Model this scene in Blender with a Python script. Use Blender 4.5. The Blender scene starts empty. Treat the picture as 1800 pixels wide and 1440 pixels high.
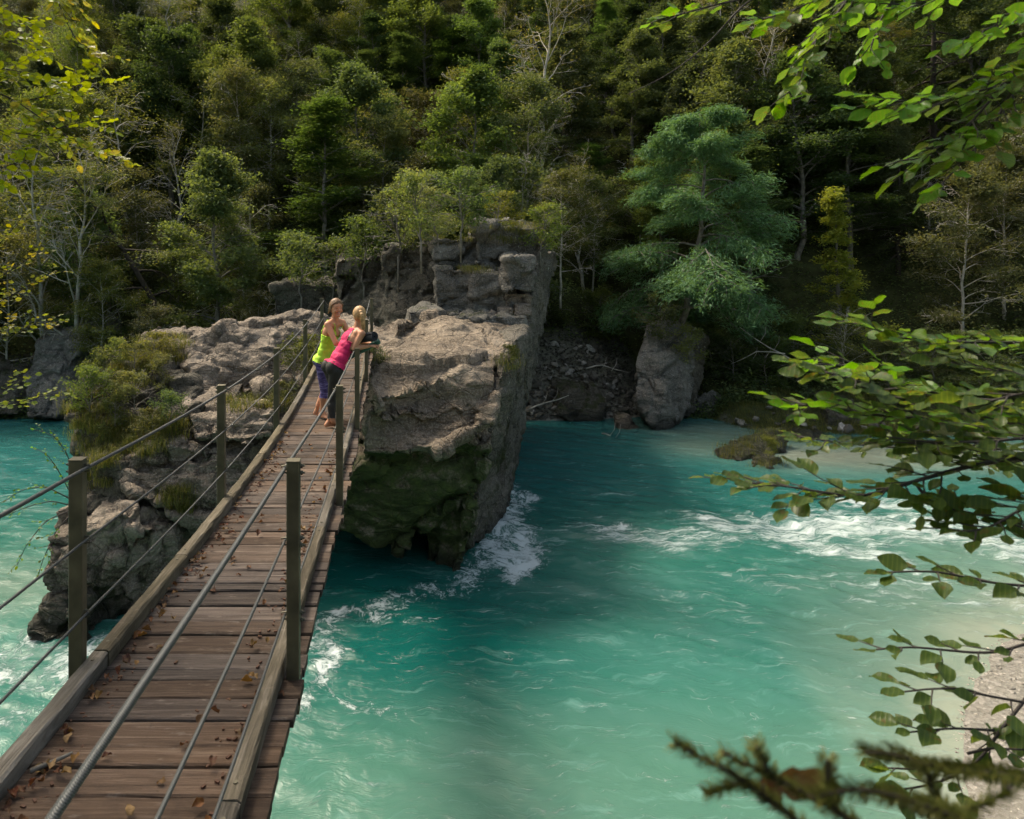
import bpy, bmesh, math, random
import numpy as np
from mathutils import Vector, Matrix
from mathutils.bvhtree import BVHTree

# ------------------------------------------------------------------ camera, sky, sun, exposure
F, PX, HY, ZC = 1200.0, 694.0, 440.0, 6.5
scene = bpy.context.scene
COL = scene.collection
cam = bpy.data.cameras.new('camera')
cam.sensor_width = 36.0
cam.lens = 24.0
cam.shift_x = (900 - PX) / 1800.0
cam.shift_y = -(720 - HY) / 1800.0
cam.clip_start = 0.05
cam.clip_end = 900
cam.dof.use_dof = True
cam.dof.focus_distance = 9.5
cam.dof.aperture_fstop = 5.6
camo = bpy.data.objects.new('camera', cam)
camo.location = (0, 0, ZC)
camo.rotation_euler = (math.radians(90), 0, 0)
COL.objects.link(camo)
scene.camera = camo

SUN_EL, SUN_AZ = math.radians(54), math.atan2(-0.58, 0.55)      # azimuth measured from +Y towards +X
world = bpy.data.worlds.new('World')
scene.world = world
world.use_nodes = True
wn = world.node_tree
bgn = wn.nodes['Background']
sky = wn.nodes.new('ShaderNodeTexSky')
sky.sky_type = 'NISHITA'
sky.sun_disc = False
sky.dust_density = 5.0
sky.ozone_density = 0.6
sky.sun_elevation = SUN_EL
sky.sun_rotation = SUN_AZ
_hz = wn.nodes.new('ShaderNodeMix')          # thin bright cloud: the sky is nearly white, not blue
_hz.data_type = 'RGBA'
_hz.blend_type = 'MULTIPLY'
_hz.inputs[0].default_value = 1.0
_hz.inputs[7].default_value = (1.07, 1.0, 0.84, 1)
wn.links.new(sky.outputs[0], _hz.inputs[6])
wn.links.new(_hz.outputs[2], bgn.inputs[0])
bgn.inputs[1].default_value = 0.15
sun = bpy.data.lights.new('sun', 'SUN')
sun.energy = 2.2
sun.angle = math.radians(13.0)
sun.color = (1.0, 0.90, 0.76)
suno = bpy.data.objects.new('sun', sun)
sdir = Vector((math.sin(SUN_AZ) * math.cos(SUN_EL), math.cos(SUN_AZ) * math.cos(SUN_EL), math.sin(SUN_EL)))
suno.rotation_euler = sdir.to_track_quat('Z', 'Y').to_euler()
suno.location = sdir * 60
COL.objects.link(suno)
vs = scene.view_settings
vs.view_transform = 'Standard'
vs.look = 'None'
vs.gamma = 1.0
vs.use_curve_mapping = False
vs.exposure = 0.98
try:
    scene.cycles.max_bounces = 5
    scene.cycles.diffuse_bounces = 3
    scene.cycles.transmission_bounces = 3
    scene.cycles.use_denoising = True
    scene.cycles.use_adaptive_sampling = True
    scene.cycles.adaptive_threshold = 0.03
except Exception:
    pass

rng = np.random.default_rng(7)
random.seed(7)


def P(px, py, d):
    return Vector(((px - PX) * d / F, d, ZC - (py - HY) * d / F))


def PW(px, py, z=0.0):
    d = F * (ZC - z) / (py - HY)
    return ((px - PX) * d / F, d)


# ------------------------------------------------------------------ noise (vectorised)
_perm = np.random.default_rng(11).permutation(256)
_perm = np.concatenate([_perm, _perm, _perm])
_grad = np.random.default_rng(12).normal(size=(256, 3))
_grad /= np.linalg.norm(_grad, axis=1)[:, None]
_rnd = np.random.default_rng(13).random((256, 3))


def _hash(ix, iy, iz):
    return _perm[_perm[_perm[ix & 255] + (iy & 255)] + (iz & 255)]


def pn(p):
    p = np.asarray(p, float)
    i = np.floor(p).astype(int)
    f = p - i
    u = f * f * f * (f * (f * 6 - 15) + 10)
    out = 0
    for dx in (0, 1):
        for dy in (0, 1):
            for dz in (0, 1):
                g = _grad[_hash(i[:, 0] + dx, i[:, 1] + dy, i[:, 2] + dz)]
                dot = g[:, 0] * (f[:, 0] - dx) + g[:, 1] * (f[:, 1] - dy) + g[:, 2] * (f[:, 2] - dz)
                w = (u[:, 0] if dx else 1 - u[:, 0]) * (u[:, 1] if dy else 1 - u[:, 1]) * (u[:, 2] if dz else 1 - u[:, 2])
                out = out + w * dot
    return out * 1.6


def fbm(p, o=4, lac=2.03, g=0.5):
    a, s = 1.0, 0
    p = np.asarray(p, float)
    for k in range(o):
        s = s + a * pn(p + 17.3 * k)
        p = p * lac
        a *= g
    return s


def ridged(p, o=4):
    a, s = 1.0, 0
    p = np.asarray(p, float)
    for k in range(o):
        s = s + a * (1 - np.abs(pn(p + 9.1 * k)) * 2)
        p = p * 2.1
        a *= 0.5
    return s


def worley(p):
    i = np.floor(p).astype(int)
    f1 = np.full(len(p), 9.0)
    f2 = np.full(len(p), 9.0)
    idn = np.zeros(len(p), int)
    rel = np.zeros((len(p), 3))
    for dx in (-1, 0, 1):
        for dy in (-1, 0, 1):
            for dz in (-1, 0, 1):
                c = i + np.array([dx, dy, dz])
                h = _hash(c[:, 0], c[:, 1], c[:, 2])
                v = p - (c + _rnd[h])
                d = np.sqrt((v ** 2).sum(1))
                m = d < f1
                f2 = np.where(m, f1, np.minimum(f2, d))
                f1 = np.where(m, d, f1)
                idn = np.where(m, h, idn)
                rel[m] = v[m]
    return f1, f2, idn, rel


def ss(a, b, x):
    t = np.clip((x - a) / (b - a), 0, 1)
    return t * t * (3 - 2 * t)


# ------------------------------------------------------------------ mesh + object helpers
def mesh_np(name, V, Fc, mats=(), fmat=None, smooth=False, pattr=None, fattr=None):
    """V (n,3); Fc (m,k) array or list of arrays of faces with the same k each."""
    me = bpy.data.meshes.new(name)
    V = np.asarray(V, np.float32)
    lst = Fc if isinstance(Fc, list) else [Fc]
    lst = [np.asarray(a, np.int32) for a in lst if len(a)]
    nl = sum(a.size for a in lst)
    nf = sum(len(a) for a in lst)
    me.vertices.add(len(V))
    me.vertices.foreach_set('co', V.ravel())
    me.loops.add(nl)
    me.polygons.add(nf)
    me.loops.foreach_set('vertex_index', np.concatenate([a.ravel() for a in lst]))
    tot = np.concatenate([np.full(len(a), a.shape[1], np.int32) for a in lst])
    st = np.concatenate([[0], np.cumsum(tot)[:-1]]).astype(np.int32)
    me.polygons.foreach_set('loop_start', st)
    try:
        me.polygons.foreach_set('loop_total', tot)
    except Exception:
        pass
    if smooth:
        me.polygons.foreach_set('use_smooth', np.ones(nf, bool))
    else:
        me.polygons.foreach_set('use_smooth', np.zeros(nf, bool))
    for m in mats:
        me.materials.append(m)
    if fmat is not None:
        me.polygons.foreach_set('material_index', np.asarray(fmat, np.int32))
    for nm, a in (pattr or {}).items():
        at = me.attributes.new(nm, 'FLOAT', 'POINT')
        at.data.foreach_set('value', np.asarray(a, np.float32))
    for nm, a in (fattr or {}).items():
        at = me.attributes.new(nm, 'FLOAT', 'FACE')
        at.data.foreach_set('value', np.asarray(a, np.float32))
    me.update(calc_edges=True)
    return me


def link(name, me, parent=None, loc=None):
    o = bpy.data.objects.new(name, me)
    COL.objects.link(o)
    if parent:
        o.parent = parent
    if loc is not None:
        o.location = loc
    return o


def tag(o, label=None, cat=None, group=None, kind=None):
    if label:
        o['label'] = label
    if cat:
        o['category'] = cat
    if group:
        o['group'] = group
    if kind:
        o['kind'] = kind
    return o


def thing(name, label, cat, loc=(0, 0, 0), rz=0, group=None):
    o = bpy.data.objects.new(name, None)
    COL.objects.link(o)
    o.empty_display_size = 0.1
    o.location = loc
    o.rotation_euler = (0, 0, rz)
    return tag(o, label, cat, group)


class MB:
    def __init__(self):
        self.v, self.f, self.n, self.m = [], {}, 0, {}

    def add(self, V, Fc, mi=0):
        V = np.asarray(V, float)
        for a in (Fc if isinstance(Fc, list) else [Fc]):
            a = np.asarray(a, int)
            if len(a):
                self.f.setdefault(a.shape[1], []).append(a + self.n)
                self.m.setdefault(a.shape[1], []).append(np.full(len(a), mi))
        self.v.append(V)
        self.n += len(V)

    def tube(self, pts, rad, sides=6, mi=0, cap=True):
        pts = np.asarray([tuple(p) for p in pts], float)
        n = len(pts)
        rad = np.broadcast_to(np.asarray(rad, float), (n,))
        t = np.gradient(pts, axis=0)
        t /= np.linalg.norm(t, axis=1)[:, None] + 1e-9
        ref = np.array([0, 0, 1.0]) if abs(t[0][2]) < 0.9 else np.array([1.0, 0, 0])
        a = np.cross(t, ref)
        a /= np.linalg.norm(a, axis=1)[:, None] + 1e-9
        b = np.cross(t, a)
        an = np.linspace(0, 2 * math.pi, sides, endpoint=False)
        V = (pts[:, None] + rad[:, None, None] * (a[:, None] * np.cos(an)[None, :, None] + b[:, None] * np.sin(an)[None, :, None])).reshape(-1, 3)
        i = np.arange(n - 1)[:, None] * sides
        j = np.arange(sides)[None]
        k = (j + 1) % sides
        q = np.stack([i + j, i + k, i + k + sides, i + j + sides], -1).reshape(-1, 4)
        fs = [q]
        if cap and sides > 2:
            fs.append(np.array([list(range(sides))[::-1], list(range((n - 1) * sides, n * sides))]))
        self.add(V, fs, mi)

    def box(self, c, s, rz=0.0, mi=0, jit=0.0, bev=0.0):
        c = np.asarray(c, float)
        h = np.asarray(s, float) / 2
        if bev > 0:
            b = bev
            V = []
            for sx in (-1, 1):
                for sy in (-1, 1):
                    for sz in (-1, 1):
                        V.append([sx * (h[0] - b), sy * (h[1] - b), sz * h[2]])
                        V.append([sx * (h[0] - b), sy * h[1], sz * (h[2] - b)])
                        V.append([sx * h[0], sy * (h[1] - b), sz * (h[2] - b)])
            bm = bmesh.new()
            for v in V:
                bm.verts.new(v)
            bmesh.ops.convex_hull(bm, input=bm.verts)
            bm.verts.index_update()
            V = np.array([v.co[:] for v in bm.verts])
            Fa = np.array([[v.index for v in f.verts] for f in bm.faces if len(f.verts) == 3])
            bm.free()
        else:
            V = np.array([[sx * h[0], sy * h[1], sz * h[2]] for sx in (-1, 1) for sy in (-1, 1) for sz in (-1, 1)])
            Fa = np.array([[0, 1, 3, 2], [4, 6, 7, 5], [0, 4, 5, 1], [2, 3, 7, 6], [0, 2, 6, 4], [1, 5, 7, 3]])
        if jit:
            V = V + rng.normal(size=V.shape) * jit
        cs, sn = math.cos(rz), math.sin(rz)
        V = V @ np.array([[cs, sn, 0], [-sn, cs, 0], [0, 0, 1]])
        self.add(V + c, Fa, mi)

    def mesh(self, name, mats=(), smooth=False):
        ks = sorted(self.f)
        V = np.concatenate(self.v)
        fs = [np.concatenate(self.f[k]) for k in ks]
        fm = np.concatenate([np.concatenate(self.m[k]) for k in ks])
        return mesh_np(name, V, fs, mats, fm, smooth)


# ------------------------------------------------------------------ materials
class NT:
    def __init__(self, name):
        self.mat = bpy.data.materials.new(name)
        self.mat.use_nodes = True
        self.t = self.mat.node_tree
        self.b = self.t.nodes['Principled BSDF']
        self.out = self.t.nodes['Material Output']

    def n(self, ty, **kw):
        x = self.t.nodes.new(ty)
        for k, v in kw.items():
            setattr(x, k, v)
        return x

    def set(self, s, v):
        if isinstance(v, bpy.types.NodeSocket):
            self.t.links.new(v, s)
        elif v is not None:
            if isinstance(v, (tuple, list)) and len(v) == 3 and s.type == 'RGBA':
                v = (*v, 1)
            s.default_value = v

    def pos(self):
        return self.n('ShaderNodeNewGeometry').outputs['Position']

    def obj(self):
        return self.n('ShaderNodeTexCoord').outputs['Object']

    def objrand(self):
        return self.n('ShaderNodeObjectInfo').outputs['Random']

    def attr(self, nm):
        return self.n('ShaderNodeAttribute', attribute_name=nm).outputs['Fac']

    def mapv(self, v, scale=(1, 1, 1), rot=(0, 0, 0), loc=(0, 0, 0)):
        x = self.n('ShaderNodeMapping')
        self.set(x.inputs[0], v)
        self.set(x.inputs[1], loc)
        x.inputs[2].default_value = rot
        x.inputs[3].default_value = scale
        return x.outputs[0]

    def noise(self, v, scale, detail=4, rough=0.55, dist=0.0):
        x = self.n('ShaderNodeTexNoise')
        self.set(x.inputs['Vector'], v)
        x.inputs['Scale'].default_value = scale
        x.inputs['Detail'].default_value = detail
        x.inputs['Roughness'].default_value = rough
        x.inputs['Distortion'].default_value = dist
        return x.outputs['Fac']

    def vor(self, v, scale, feature='F1', out='Distance'):
        x = self.n('ShaderNodeTexVoronoi', feature=feature)
        self.set(x.inputs['Vector'], v)
        x.inputs['Scale'].default_value = scale
        return x.outputs[out]

    def math(self, op, a, b=None, clamp=False):
        x = self.n('ShaderNodeMath', operation=op, use_clamp=clamp)
        self.set(x.inputs[0], a)
        if b is not None:
            self.set(x.inputs[1], b)
        return x.outputs[0]

    def rng(self, v, a, b, c=0.0, d=1.0):
        x = self.n('ShaderNodeMapRange', interpolation_type='SMOOTHSTEP')
        self.set(x.inputs[0], v)
        x.inputs[1].default_value = a
        x.inputs[2].default_value = b
        x.inputs[3].default_value = c
        x.inputs[4].default_value = d
        return x.outputs[0]

    def mix(self, f, a, b, blend='MIX'):
        x = self.n('ShaderNodeMix', data_type='RGBA', blend_type=blend)
        self.set(x.inputs[0], f)
        self.set(x.inputs[6], a)
        self.set(x.inputs[7], b)
        return x.outputs[2]

    def ramp(self, f, stops):
        x = self.n('ShaderNodeValToRGB')
        self.set(x.inputs[0], f)
        e = x.color_ramp.elements
        while len(e) < len(stops):
            e.new(0.5)
        for i, (p, c) in enumerate(stops):
            e[i].position = p
            e[i].color = (*c, 1)
        return x.outputs[0]

    def bump(self, h, dist=0.02, strength=1.0, normal=None):
        x = self.n('ShaderNodeBump')
        x.inputs['Strength'].default_value = strength
        x.inputs['Distance'].default_value = dist
        self.set(x.inputs['Height'], h)
        if normal is not None:
            self.set(x.inputs['Normal'], normal)
        return x.outputs[0]

    def fin(self, col, rough=0.7, nor=None, spec=0.4, metal=0.0):
        self.set(self.b.inputs['Base Color'], col)
        self.set(self.b.inputs['Roughness'], rough)
        self.b.inputs['Specular IOR Level'].default_value = spec
        self.b.inputs['Metallic'].default_value = metal
        if nor is not None:
            self.set(self.b.inputs['Normal'], nor)
        return self.mat


def mat_plain(name, col, rough=0.6, metal=0.0, var=0.25, scale=8, bump=0.0, spec=0.4):
    m = NT(name)
    v = m.obj()
    f = m.noise(v, scale, 4)
    d = tuple(c * (1 - var) for c in col)
    l = tuple(min(1, c * (1 + var)) for c in col)
    c = m.ramp(f, [(0.3, d), (0.7, l)])
    return m.fin(c, rough, m.bump(f, bump) if bump else None, spec, metal)


def mat_rock(name, c_dark, c_mid, c_light, lichen=0.5, moss=(0.036, 0.046, 0.014), strata=1.0):
    m = NT(name)
    p = m.pos()
    n1 = m.noise(p, 0.8, 7, 0.62, 0.4)
    base = m.ramp(n1, [(0.28, c_dark), (0.5, c_mid), (0.72, c_light)])
    # strata lines, slightly tilted
    sp = m.mapv(p, (0.35, 0.35, 5.0), (0.22, -0.15, 0))
    n2 = m.noise(sp, 1.6, 5, 0.6, 0.6)
    base = m.mix(m.rng(n2, 0.52, 0.68, 0, 0.45 * strata), base, tuple(c * 0.55 for c in c_dark))
    # rain streaks and dark weathering
    st = m.noise(m.mapv(p, (2.2, 2.2, 0.3)), 1.5, 5, 0.65, 0.3)
    base = m.mix(m.rng(st, 0.52, 0.7, 0, 0.6), base, tuple(c * 0.4 for c in c_dark))
    # fine speckle
    sp2 = m.noise(p, 24, 3, 0.7)
    base = m.mix(m.rng(sp2, 0.42, 0.66, 0.0, 0.5), base, tuple(min(1, c * 1.35) for c in c_light))
    # crusty pale lichen
    l1 = m.noise(p, 7.0, 6, 0.75)
    l2 = m.noise(p, 0.9, 2, 0.5)
    lf = m.math('MULTIPLY', m.rng(l1, 0.6, 0.655), m.rng(l2, 0.5, 0.62, 0, lichen))
    base = m.mix(lf, base, (0.42, 0.43, 0.39))
    # moss and algae where the geometry asks for it
    ma = m.attr('moss')
    mn = m.noise(p, 2.6, 6, 0.7)
    mf = m.rng(m.math('ADD', ma, m.math('MULTIPLY', m.math('SUBTRACT', mn, 0.5), 1.3)), 0.42, 0.72, 0, 0.92)
    mc = m.ramp(m.noise(p, 5, 5, 0.7), [(0.3, tuple(c * 0.45 for c in moss)), (0.55, moss), (0.75, (moss[0] * 1.7, moss[1] * 1.6, moss[2] * 1.2))])
    base = m.mix(mf, base, mc)
    wa = m.attr('wet')
    base = m.mix(m.math('MULTIPLY', wa, 0.75), base, (0.018, 0.018, 0.012))
    h = m.math('ADD', m.math('MULTIPLY', m.noise(p, 5.5, 9, 0.68, 0.3), 1.0), m.math('MULTIPLY', n2, 0.5 * strata))
    cr = m.vor(m.mapv(p, (1, 1, 1.6), (0.3, 0.2, 0.4)), 2.3, 'DISTANCE_TO_EDGE')
    h = m.math('ADD', h, m.rng(cr, 0.0, 0.05, -0.25, 0.0))
    nb = m.bump(h, 0.16, 0.9)
    nb = m.bump(m.noise(p, 32, 4, 0.7), 0.012, 0.8, nb)
    rough = m.math('SUBTRACT', 0.85, m.math('MULTIPLY', wa, 0.45))
    return m.fin(base, rough, nb, 0.3)


def mat_leaf(name, cols, trans=0.35, rough=0.6, hue_var=True, attr='v', gloss=0.22):
    """cols: list of leaf albedos picked by the per-leaf value."""
    m = NT(name)
    a = m.attr(attr)
    st = [(i / max(1, len(cols) - 1), c) for i, c in enumerate(cols)]
    c = m.ramp(a, st)
    if hue_var:
        r = m.objrand()
        x = m.n('ShaderNodeHueSaturation')
        m.set(x.inputs['Hue'], m.rng(r, 0, 1, 0.478, 0.518))
        m.set(x.inputs['Value'], m.rng(m.math('FRACT', m.math('MULTIPLY', r, 7.3)), 0, 1, 0.7, 1.3))
        m.set(x.inputs['Saturation'], m.rng(m.math('FRACT', m.math('MULTIPLY', r, 3.7)), 0, 1, 0.8, 1.1))
        m.set(x.inputs['Color'], c)
        c = x.outputs[0]
    m.fin(c, rough, None, gloss)
    t = m.n('ShaderNodeBsdfTranslucent')
    m.set(t.inputs[0], m.mix(1.0, c, (1.5, 1.35, 0.5), 'MULTIPLY'))
    mx = m.n('ShaderNodeMixShader')
    mx.inputs[0].default_value = trans
    m.t.links.new(m.b.outputs[0], mx.inputs[1])
    m.t.links.new(t.outputs[0], mx.inputs[2])
    m.t.links.new(mx.outputs[0], m.out.inputs[0])
    return m.mat


def mat_wood(name, c1, c2, c3, axis='X', dark=0.5):
    m = NT(name)
    p = m.pos()
    r = m.objrand()
    sc = {'X': (0.9, 22, 10), 'Y': (22, 0.9, 10)}[axis]
    off = m.n('ShaderNodeCombineXYZ')
    m.set(off.inputs[0], m.math('MULTIPLY', r, 37))
    m.set(off.inputs[2], m.math('MULTIPLY', r, 91))
    g = m.noise(m.mapv(p, sc, loc=off.outputs[0]), 1.5, 7, 0.72, 1.2)
    w = m.noise(p, 1.3, 6, 0.65)
    c = m.ramp(g, [(0.32, c1), (0.52, c2), (0.72, c3)])
    hv = m.n('ShaderNodeHueSaturation')
    m.set(hv.inputs['Value'], m.rng(r, 0, 1, 0.62, 1.22))
    m.set(hv.inputs['Saturation'], m.rng(m.math('FRACT', m.math('MULTIPLY', r, 5.1)), 0, 1, 0.6, 1.1))
    m.set(hv.inputs['Color'], c)
    c = m.mix(m.rng(w, 0.45, 0.72, 0, dark), hv.outputs[0], tuple(x * 0.35 for x in c1))
    sp = m.noise(p, 45, 3, 0.8)
    c = m.mix(m.rng(sp, 0.62, 0.72, 0, 0.6), c, (0.03, 0.022, 0.015))
    pale = m.noise(m.mapv(p, (3, 9, 3)), 2, 5, 0.7)
    c = m.mix(m.rng(pale, 0.58, 0.72, 0, 0.45), c, (0.26, 0.22, 0.18))
    nb = m.bump(m.math('ADD', g, m.math('MULTIPLY', sp, 0.3)), 0.008, 0.9)
    return m.fin(c, 0.82, nb, 0.25)


M = {}
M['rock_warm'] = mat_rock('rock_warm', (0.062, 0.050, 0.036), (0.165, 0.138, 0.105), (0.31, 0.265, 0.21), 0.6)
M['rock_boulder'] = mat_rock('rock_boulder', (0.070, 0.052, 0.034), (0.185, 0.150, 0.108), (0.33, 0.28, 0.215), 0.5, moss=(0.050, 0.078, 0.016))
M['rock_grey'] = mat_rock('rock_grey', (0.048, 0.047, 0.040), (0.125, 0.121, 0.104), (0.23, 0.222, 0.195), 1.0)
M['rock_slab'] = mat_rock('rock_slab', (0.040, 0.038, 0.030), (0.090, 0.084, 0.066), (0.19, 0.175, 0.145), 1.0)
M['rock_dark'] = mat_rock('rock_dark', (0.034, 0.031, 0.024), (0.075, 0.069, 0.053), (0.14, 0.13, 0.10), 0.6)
M['plank'] = mat_wood('plank_wood', (0.036, 0.024, 0.016), (0.094, 0.064, 0.044), (0.20, 0.152, 0.115), 'X', 0.75)
M['kerb'] = mat_wood('kerb_wood', (0.048, 0.042, 0.024), (0.12, 0.102, 0.068), (0.24, 0.21, 0.16), 'Y', 0.55)
M['post'] = mat_plain('post_steel', (0.090, 0.080, 0.046), 0.5, 0.15, 0.4, 7, 0.002, 0.5)
M['steel'] = mat_plain('cable_steel', (0.20, 0.21, 0.21), 0.45, 0.6, 0.25, 30)
M['bolt'] = mat_plain('bolt_steel', (0.09, 0.085, 0.06), 0.5, 0.5, 0.3, 30)
_m = NT('cable_rope')
_w = _m.n('ShaderNodeTexWave', wave_type='BANDS', bands_direction='DIAGONAL')
_m.set(_w.inputs[0], _m.obj())
_w.inputs['Scale'].default_value = 110
_m.fin(_m.mix(_w.outputs[1], (0.04, 0.045, 0.047), (0.10, 0.11, 0.11)), 0.5, _m.bump(_w.outputs[1], 0.002, 0.7), 0.5, 0.4)
M['cable'] = _m.mat
M['bark_grey'] = mat_plain('bark_grey', (0.16, 0.15, 0.125), 0.85, 0, 0.45, 6, 0.02)
M['bark_dark'] = mat_plain('bark_dark', (0.040, 0.033, 0.025), 0.9, 0, 0.45, 6, 0.02)
M['bark_pale'] = mat_plain('bark_pale', (0.34, 0.32, 0.27), 0.8, 0, 0.4, 4, 0.01)
M['twig'] = mat_plain('twig_bark', (0.032, 0.026, 0.022), 0.7, 0, 0.4, 30, 0.0)
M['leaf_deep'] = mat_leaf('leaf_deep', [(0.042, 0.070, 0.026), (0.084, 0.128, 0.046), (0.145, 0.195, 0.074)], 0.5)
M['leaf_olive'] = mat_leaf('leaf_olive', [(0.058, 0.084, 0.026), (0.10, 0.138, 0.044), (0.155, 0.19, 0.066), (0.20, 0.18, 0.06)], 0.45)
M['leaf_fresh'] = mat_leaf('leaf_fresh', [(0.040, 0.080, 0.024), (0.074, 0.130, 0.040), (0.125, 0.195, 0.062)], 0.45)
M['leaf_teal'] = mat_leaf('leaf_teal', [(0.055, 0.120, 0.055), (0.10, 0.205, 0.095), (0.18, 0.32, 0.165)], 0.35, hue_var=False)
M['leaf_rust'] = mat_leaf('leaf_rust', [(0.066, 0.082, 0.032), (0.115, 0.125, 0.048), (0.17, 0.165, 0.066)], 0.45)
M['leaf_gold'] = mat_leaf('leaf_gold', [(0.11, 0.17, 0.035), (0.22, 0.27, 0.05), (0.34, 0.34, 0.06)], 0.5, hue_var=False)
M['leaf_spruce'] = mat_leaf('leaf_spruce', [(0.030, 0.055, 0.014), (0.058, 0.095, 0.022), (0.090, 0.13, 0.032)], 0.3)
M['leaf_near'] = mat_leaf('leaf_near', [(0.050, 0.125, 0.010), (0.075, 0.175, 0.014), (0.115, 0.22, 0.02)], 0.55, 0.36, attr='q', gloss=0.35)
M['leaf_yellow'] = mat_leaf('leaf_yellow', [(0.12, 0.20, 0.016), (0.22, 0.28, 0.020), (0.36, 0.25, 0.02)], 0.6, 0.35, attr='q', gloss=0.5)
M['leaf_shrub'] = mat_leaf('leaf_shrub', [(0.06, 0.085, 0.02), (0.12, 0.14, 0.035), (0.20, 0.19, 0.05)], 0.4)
M['grass'] = mat_leaf('grass_blades', [(0.06, 0.085, 0.018), (0.12, 0.14, 0.035), (0.22, 0.20, 0.07)], 0.35, hue_var=False)
M['needle'] = mat_leaf('needles', [(0.030, 0.045, 0.010), (0.07, 0.085, 0.016), (0.12, 0.12, 0.03)], 0.25, hue_var=False)
M['dead_leaf'] = mat_leaf('dead_leaf', [(0.06, 0.024, 0.013), (0.12, 0.055, 0.024), (0.19, 0.105, 0.045)], 0.15, 0.6, attr='q')
for _k in ('leaf_near', 'leaf_yellow', 'dead_leaf'):      # pale side veins, blotches
    _t = M[_k].node_tree
    _b = _t.nodes['Principled BSDF']
    _src = _b.inputs['Base Color'].links[0].from_socket
    _tc = _t.nodes.new('ShaderNodeTexCoord')
    _sx = _t.nodes.new('ShaderNodeSeparateXYZ')
    _t.links.new(_tc.outputs['Object'], _sx.inputs[0])

    def _mm(op, a, b=None, _t=_t):
        n = _t.nodes.new('ShaderNodeMath')
        n.operation = op
        for i, v in enumerate((a, b)):
            if v is None:
                continue
            if isinstance(v, (int, float)):
                n.inputs[i].default_value = v
            else:
                _t.links.new(v, n.inputs[i])
        return n.outputs[0]
    _ay = _mm('ABSOLUTE', _sx.outputs[1])
    _ph = _mm('MULTIPLY', _mm('SUBTRACT', _sx.outputs[0], _mm('MULTIPLY', _ay, 0.9)), 480)
    _vn = _mm('POWER', _mm('ADD', _mm('MULTIPLY', _mm('SINE', _ph), 0.5), 0.5), 6)
    _mid = _mm('LESS_THAN', _ay, 0.0009)
    _ve = _mm('MULTIPLY', _mm('MAXIMUM', _vn, _mid), 0.24)
    _nz = _t.nodes.new('ShaderNodeTexNoise')
    _nz.inputs['Scale'].default_value = 55
    _nz.inputs['Detail'].default_value = 4
    _t.links.new(_tc.outputs['Object'], _nz.inputs['Vector'])
    _x1 = _t.nodes.new('ShaderNodeMix')
    _x1.data_type = 'RGBA'
    _t.links.new(_ve, _x1.inputs[0])
    _t.links.new(_src, _x1.inputs[6])
    _x1.inputs[7].default_value = (0.22, 0.27, 0.06, 1) if _k != 'dead_leaf' else (0.25, 0.15, 0.07, 1)
    _x2 = _t.nodes.new('ShaderNodeMix')
    _x2.data_type = 'RGBA'
    _t.links.new(_mm('MULTIPLY', _mm('GREATER_THAN', _nz.outputs[0], 0.63), 0.55), _x2.inputs[0])
    _t.links.new(_x1.outputs[2], _x2.inputs[6])
    _x2.inputs[7].default_value = (0.13, 0.075, 0.02, 1)
    for _l in [l for l in _t.links if l.from_socket == _src and l.to_node not in (_x1,)]:
        _to = _l.to_socket
        _t.links.remove(_l)
        _t.links.new(_x2.outputs[2], _to)
    _bp = _t.nodes.new('ShaderNodeBump')
    _bp.inputs['Distance'].default_value = 0.0012
    _t.links.new(_ve, _bp.inputs['Height'])
    _t.links.new(_bp.outputs[0], _b.inputs['Normal'])
for _k in ('dead_leaf', 'leaf_near', 'leaf_yellow'):      # per-object leaf tint
    _t = M[_k].node_tree
    _r = [n for n in _t.nodes if n.type == 'VALTORGB'][0]
    _o = _t.nodes.new('ShaderNodeObjectInfo')
    _t.links.new(_o.outputs['Random'], _r.inputs[0])


# ------------------------------------------------------------------ terrain
def shore_near(x):
    return np.interp(x, [-80, 3, 5.8, 6.3, 7.6, 9.4, 11.8, 17, 30, 110], [1.6, 1.8, 5, 7.4, 9.2, 10.9, 12.3, 14, 18, 20])


def shore_far(x):
    return np.interp(x, [-90, -12, 2, 5, 9.5, 11, 12.4, 13, 16, 30, 110], [27, 26.5, 26, 26, 26.6, 27.3, 26.3, 24.6, 24.2, 23, 20])


def zt(x, y):
    x = np.asarray(x, float)
    y = np.asarray(y, float)
    P3 = np.stack([x.ravel() * 0.16, y.ravel() * 0.16, np.zeros(x.size)], 1)
    n = fbm(P3, 4).reshape(x.shape)
    n2 = fbm(P3 * 5 + 40, 3).reshape(x.shape)
    df = y - shore_far(x)
    z = np.full(x.shape, -1.0) + 0.25 * n
    rub = np.exp(-((x - 7.5) / 3.2) ** 2)
    first = 0.30 + 0.38 * rub
    zf = np.where(df < 5, first * df, first * 5 + 0.88 * (df - 5))
    zf = np.where(df > 55, first * 5 + 44 + 0.25 * (df - 55), zf)
    zf = zf + 0.9 * n * ss(1, 9, df) + 0.22 * n2 * ss(0.3, 3, df)
    zf = np.maximum(zf, -1 + 0.0 * zf)
    z = np.where(df > 0, np.maximum(zf, 0.03), z)
    z = np.where((df <= 0) & (df > -3), np.maximum(z, df * 0.3), z)
    dn = shore_near(x) - y
    zn = np.where(dn > 0, 0.11 * dn + 0.03 * n2, z)
    zn = np.where(dn > 0, zn + 4.4 * ss(3.4, 0.9, y) + 0.2 * np.maximum(0, -y), zn)
    z = np.where(dn > 0, zn, z)
    z = np.where((dn <= 0) & (dn > -6) & (x > 3), np.maximum(z, dn * 0.13), z)
    return z


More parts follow.
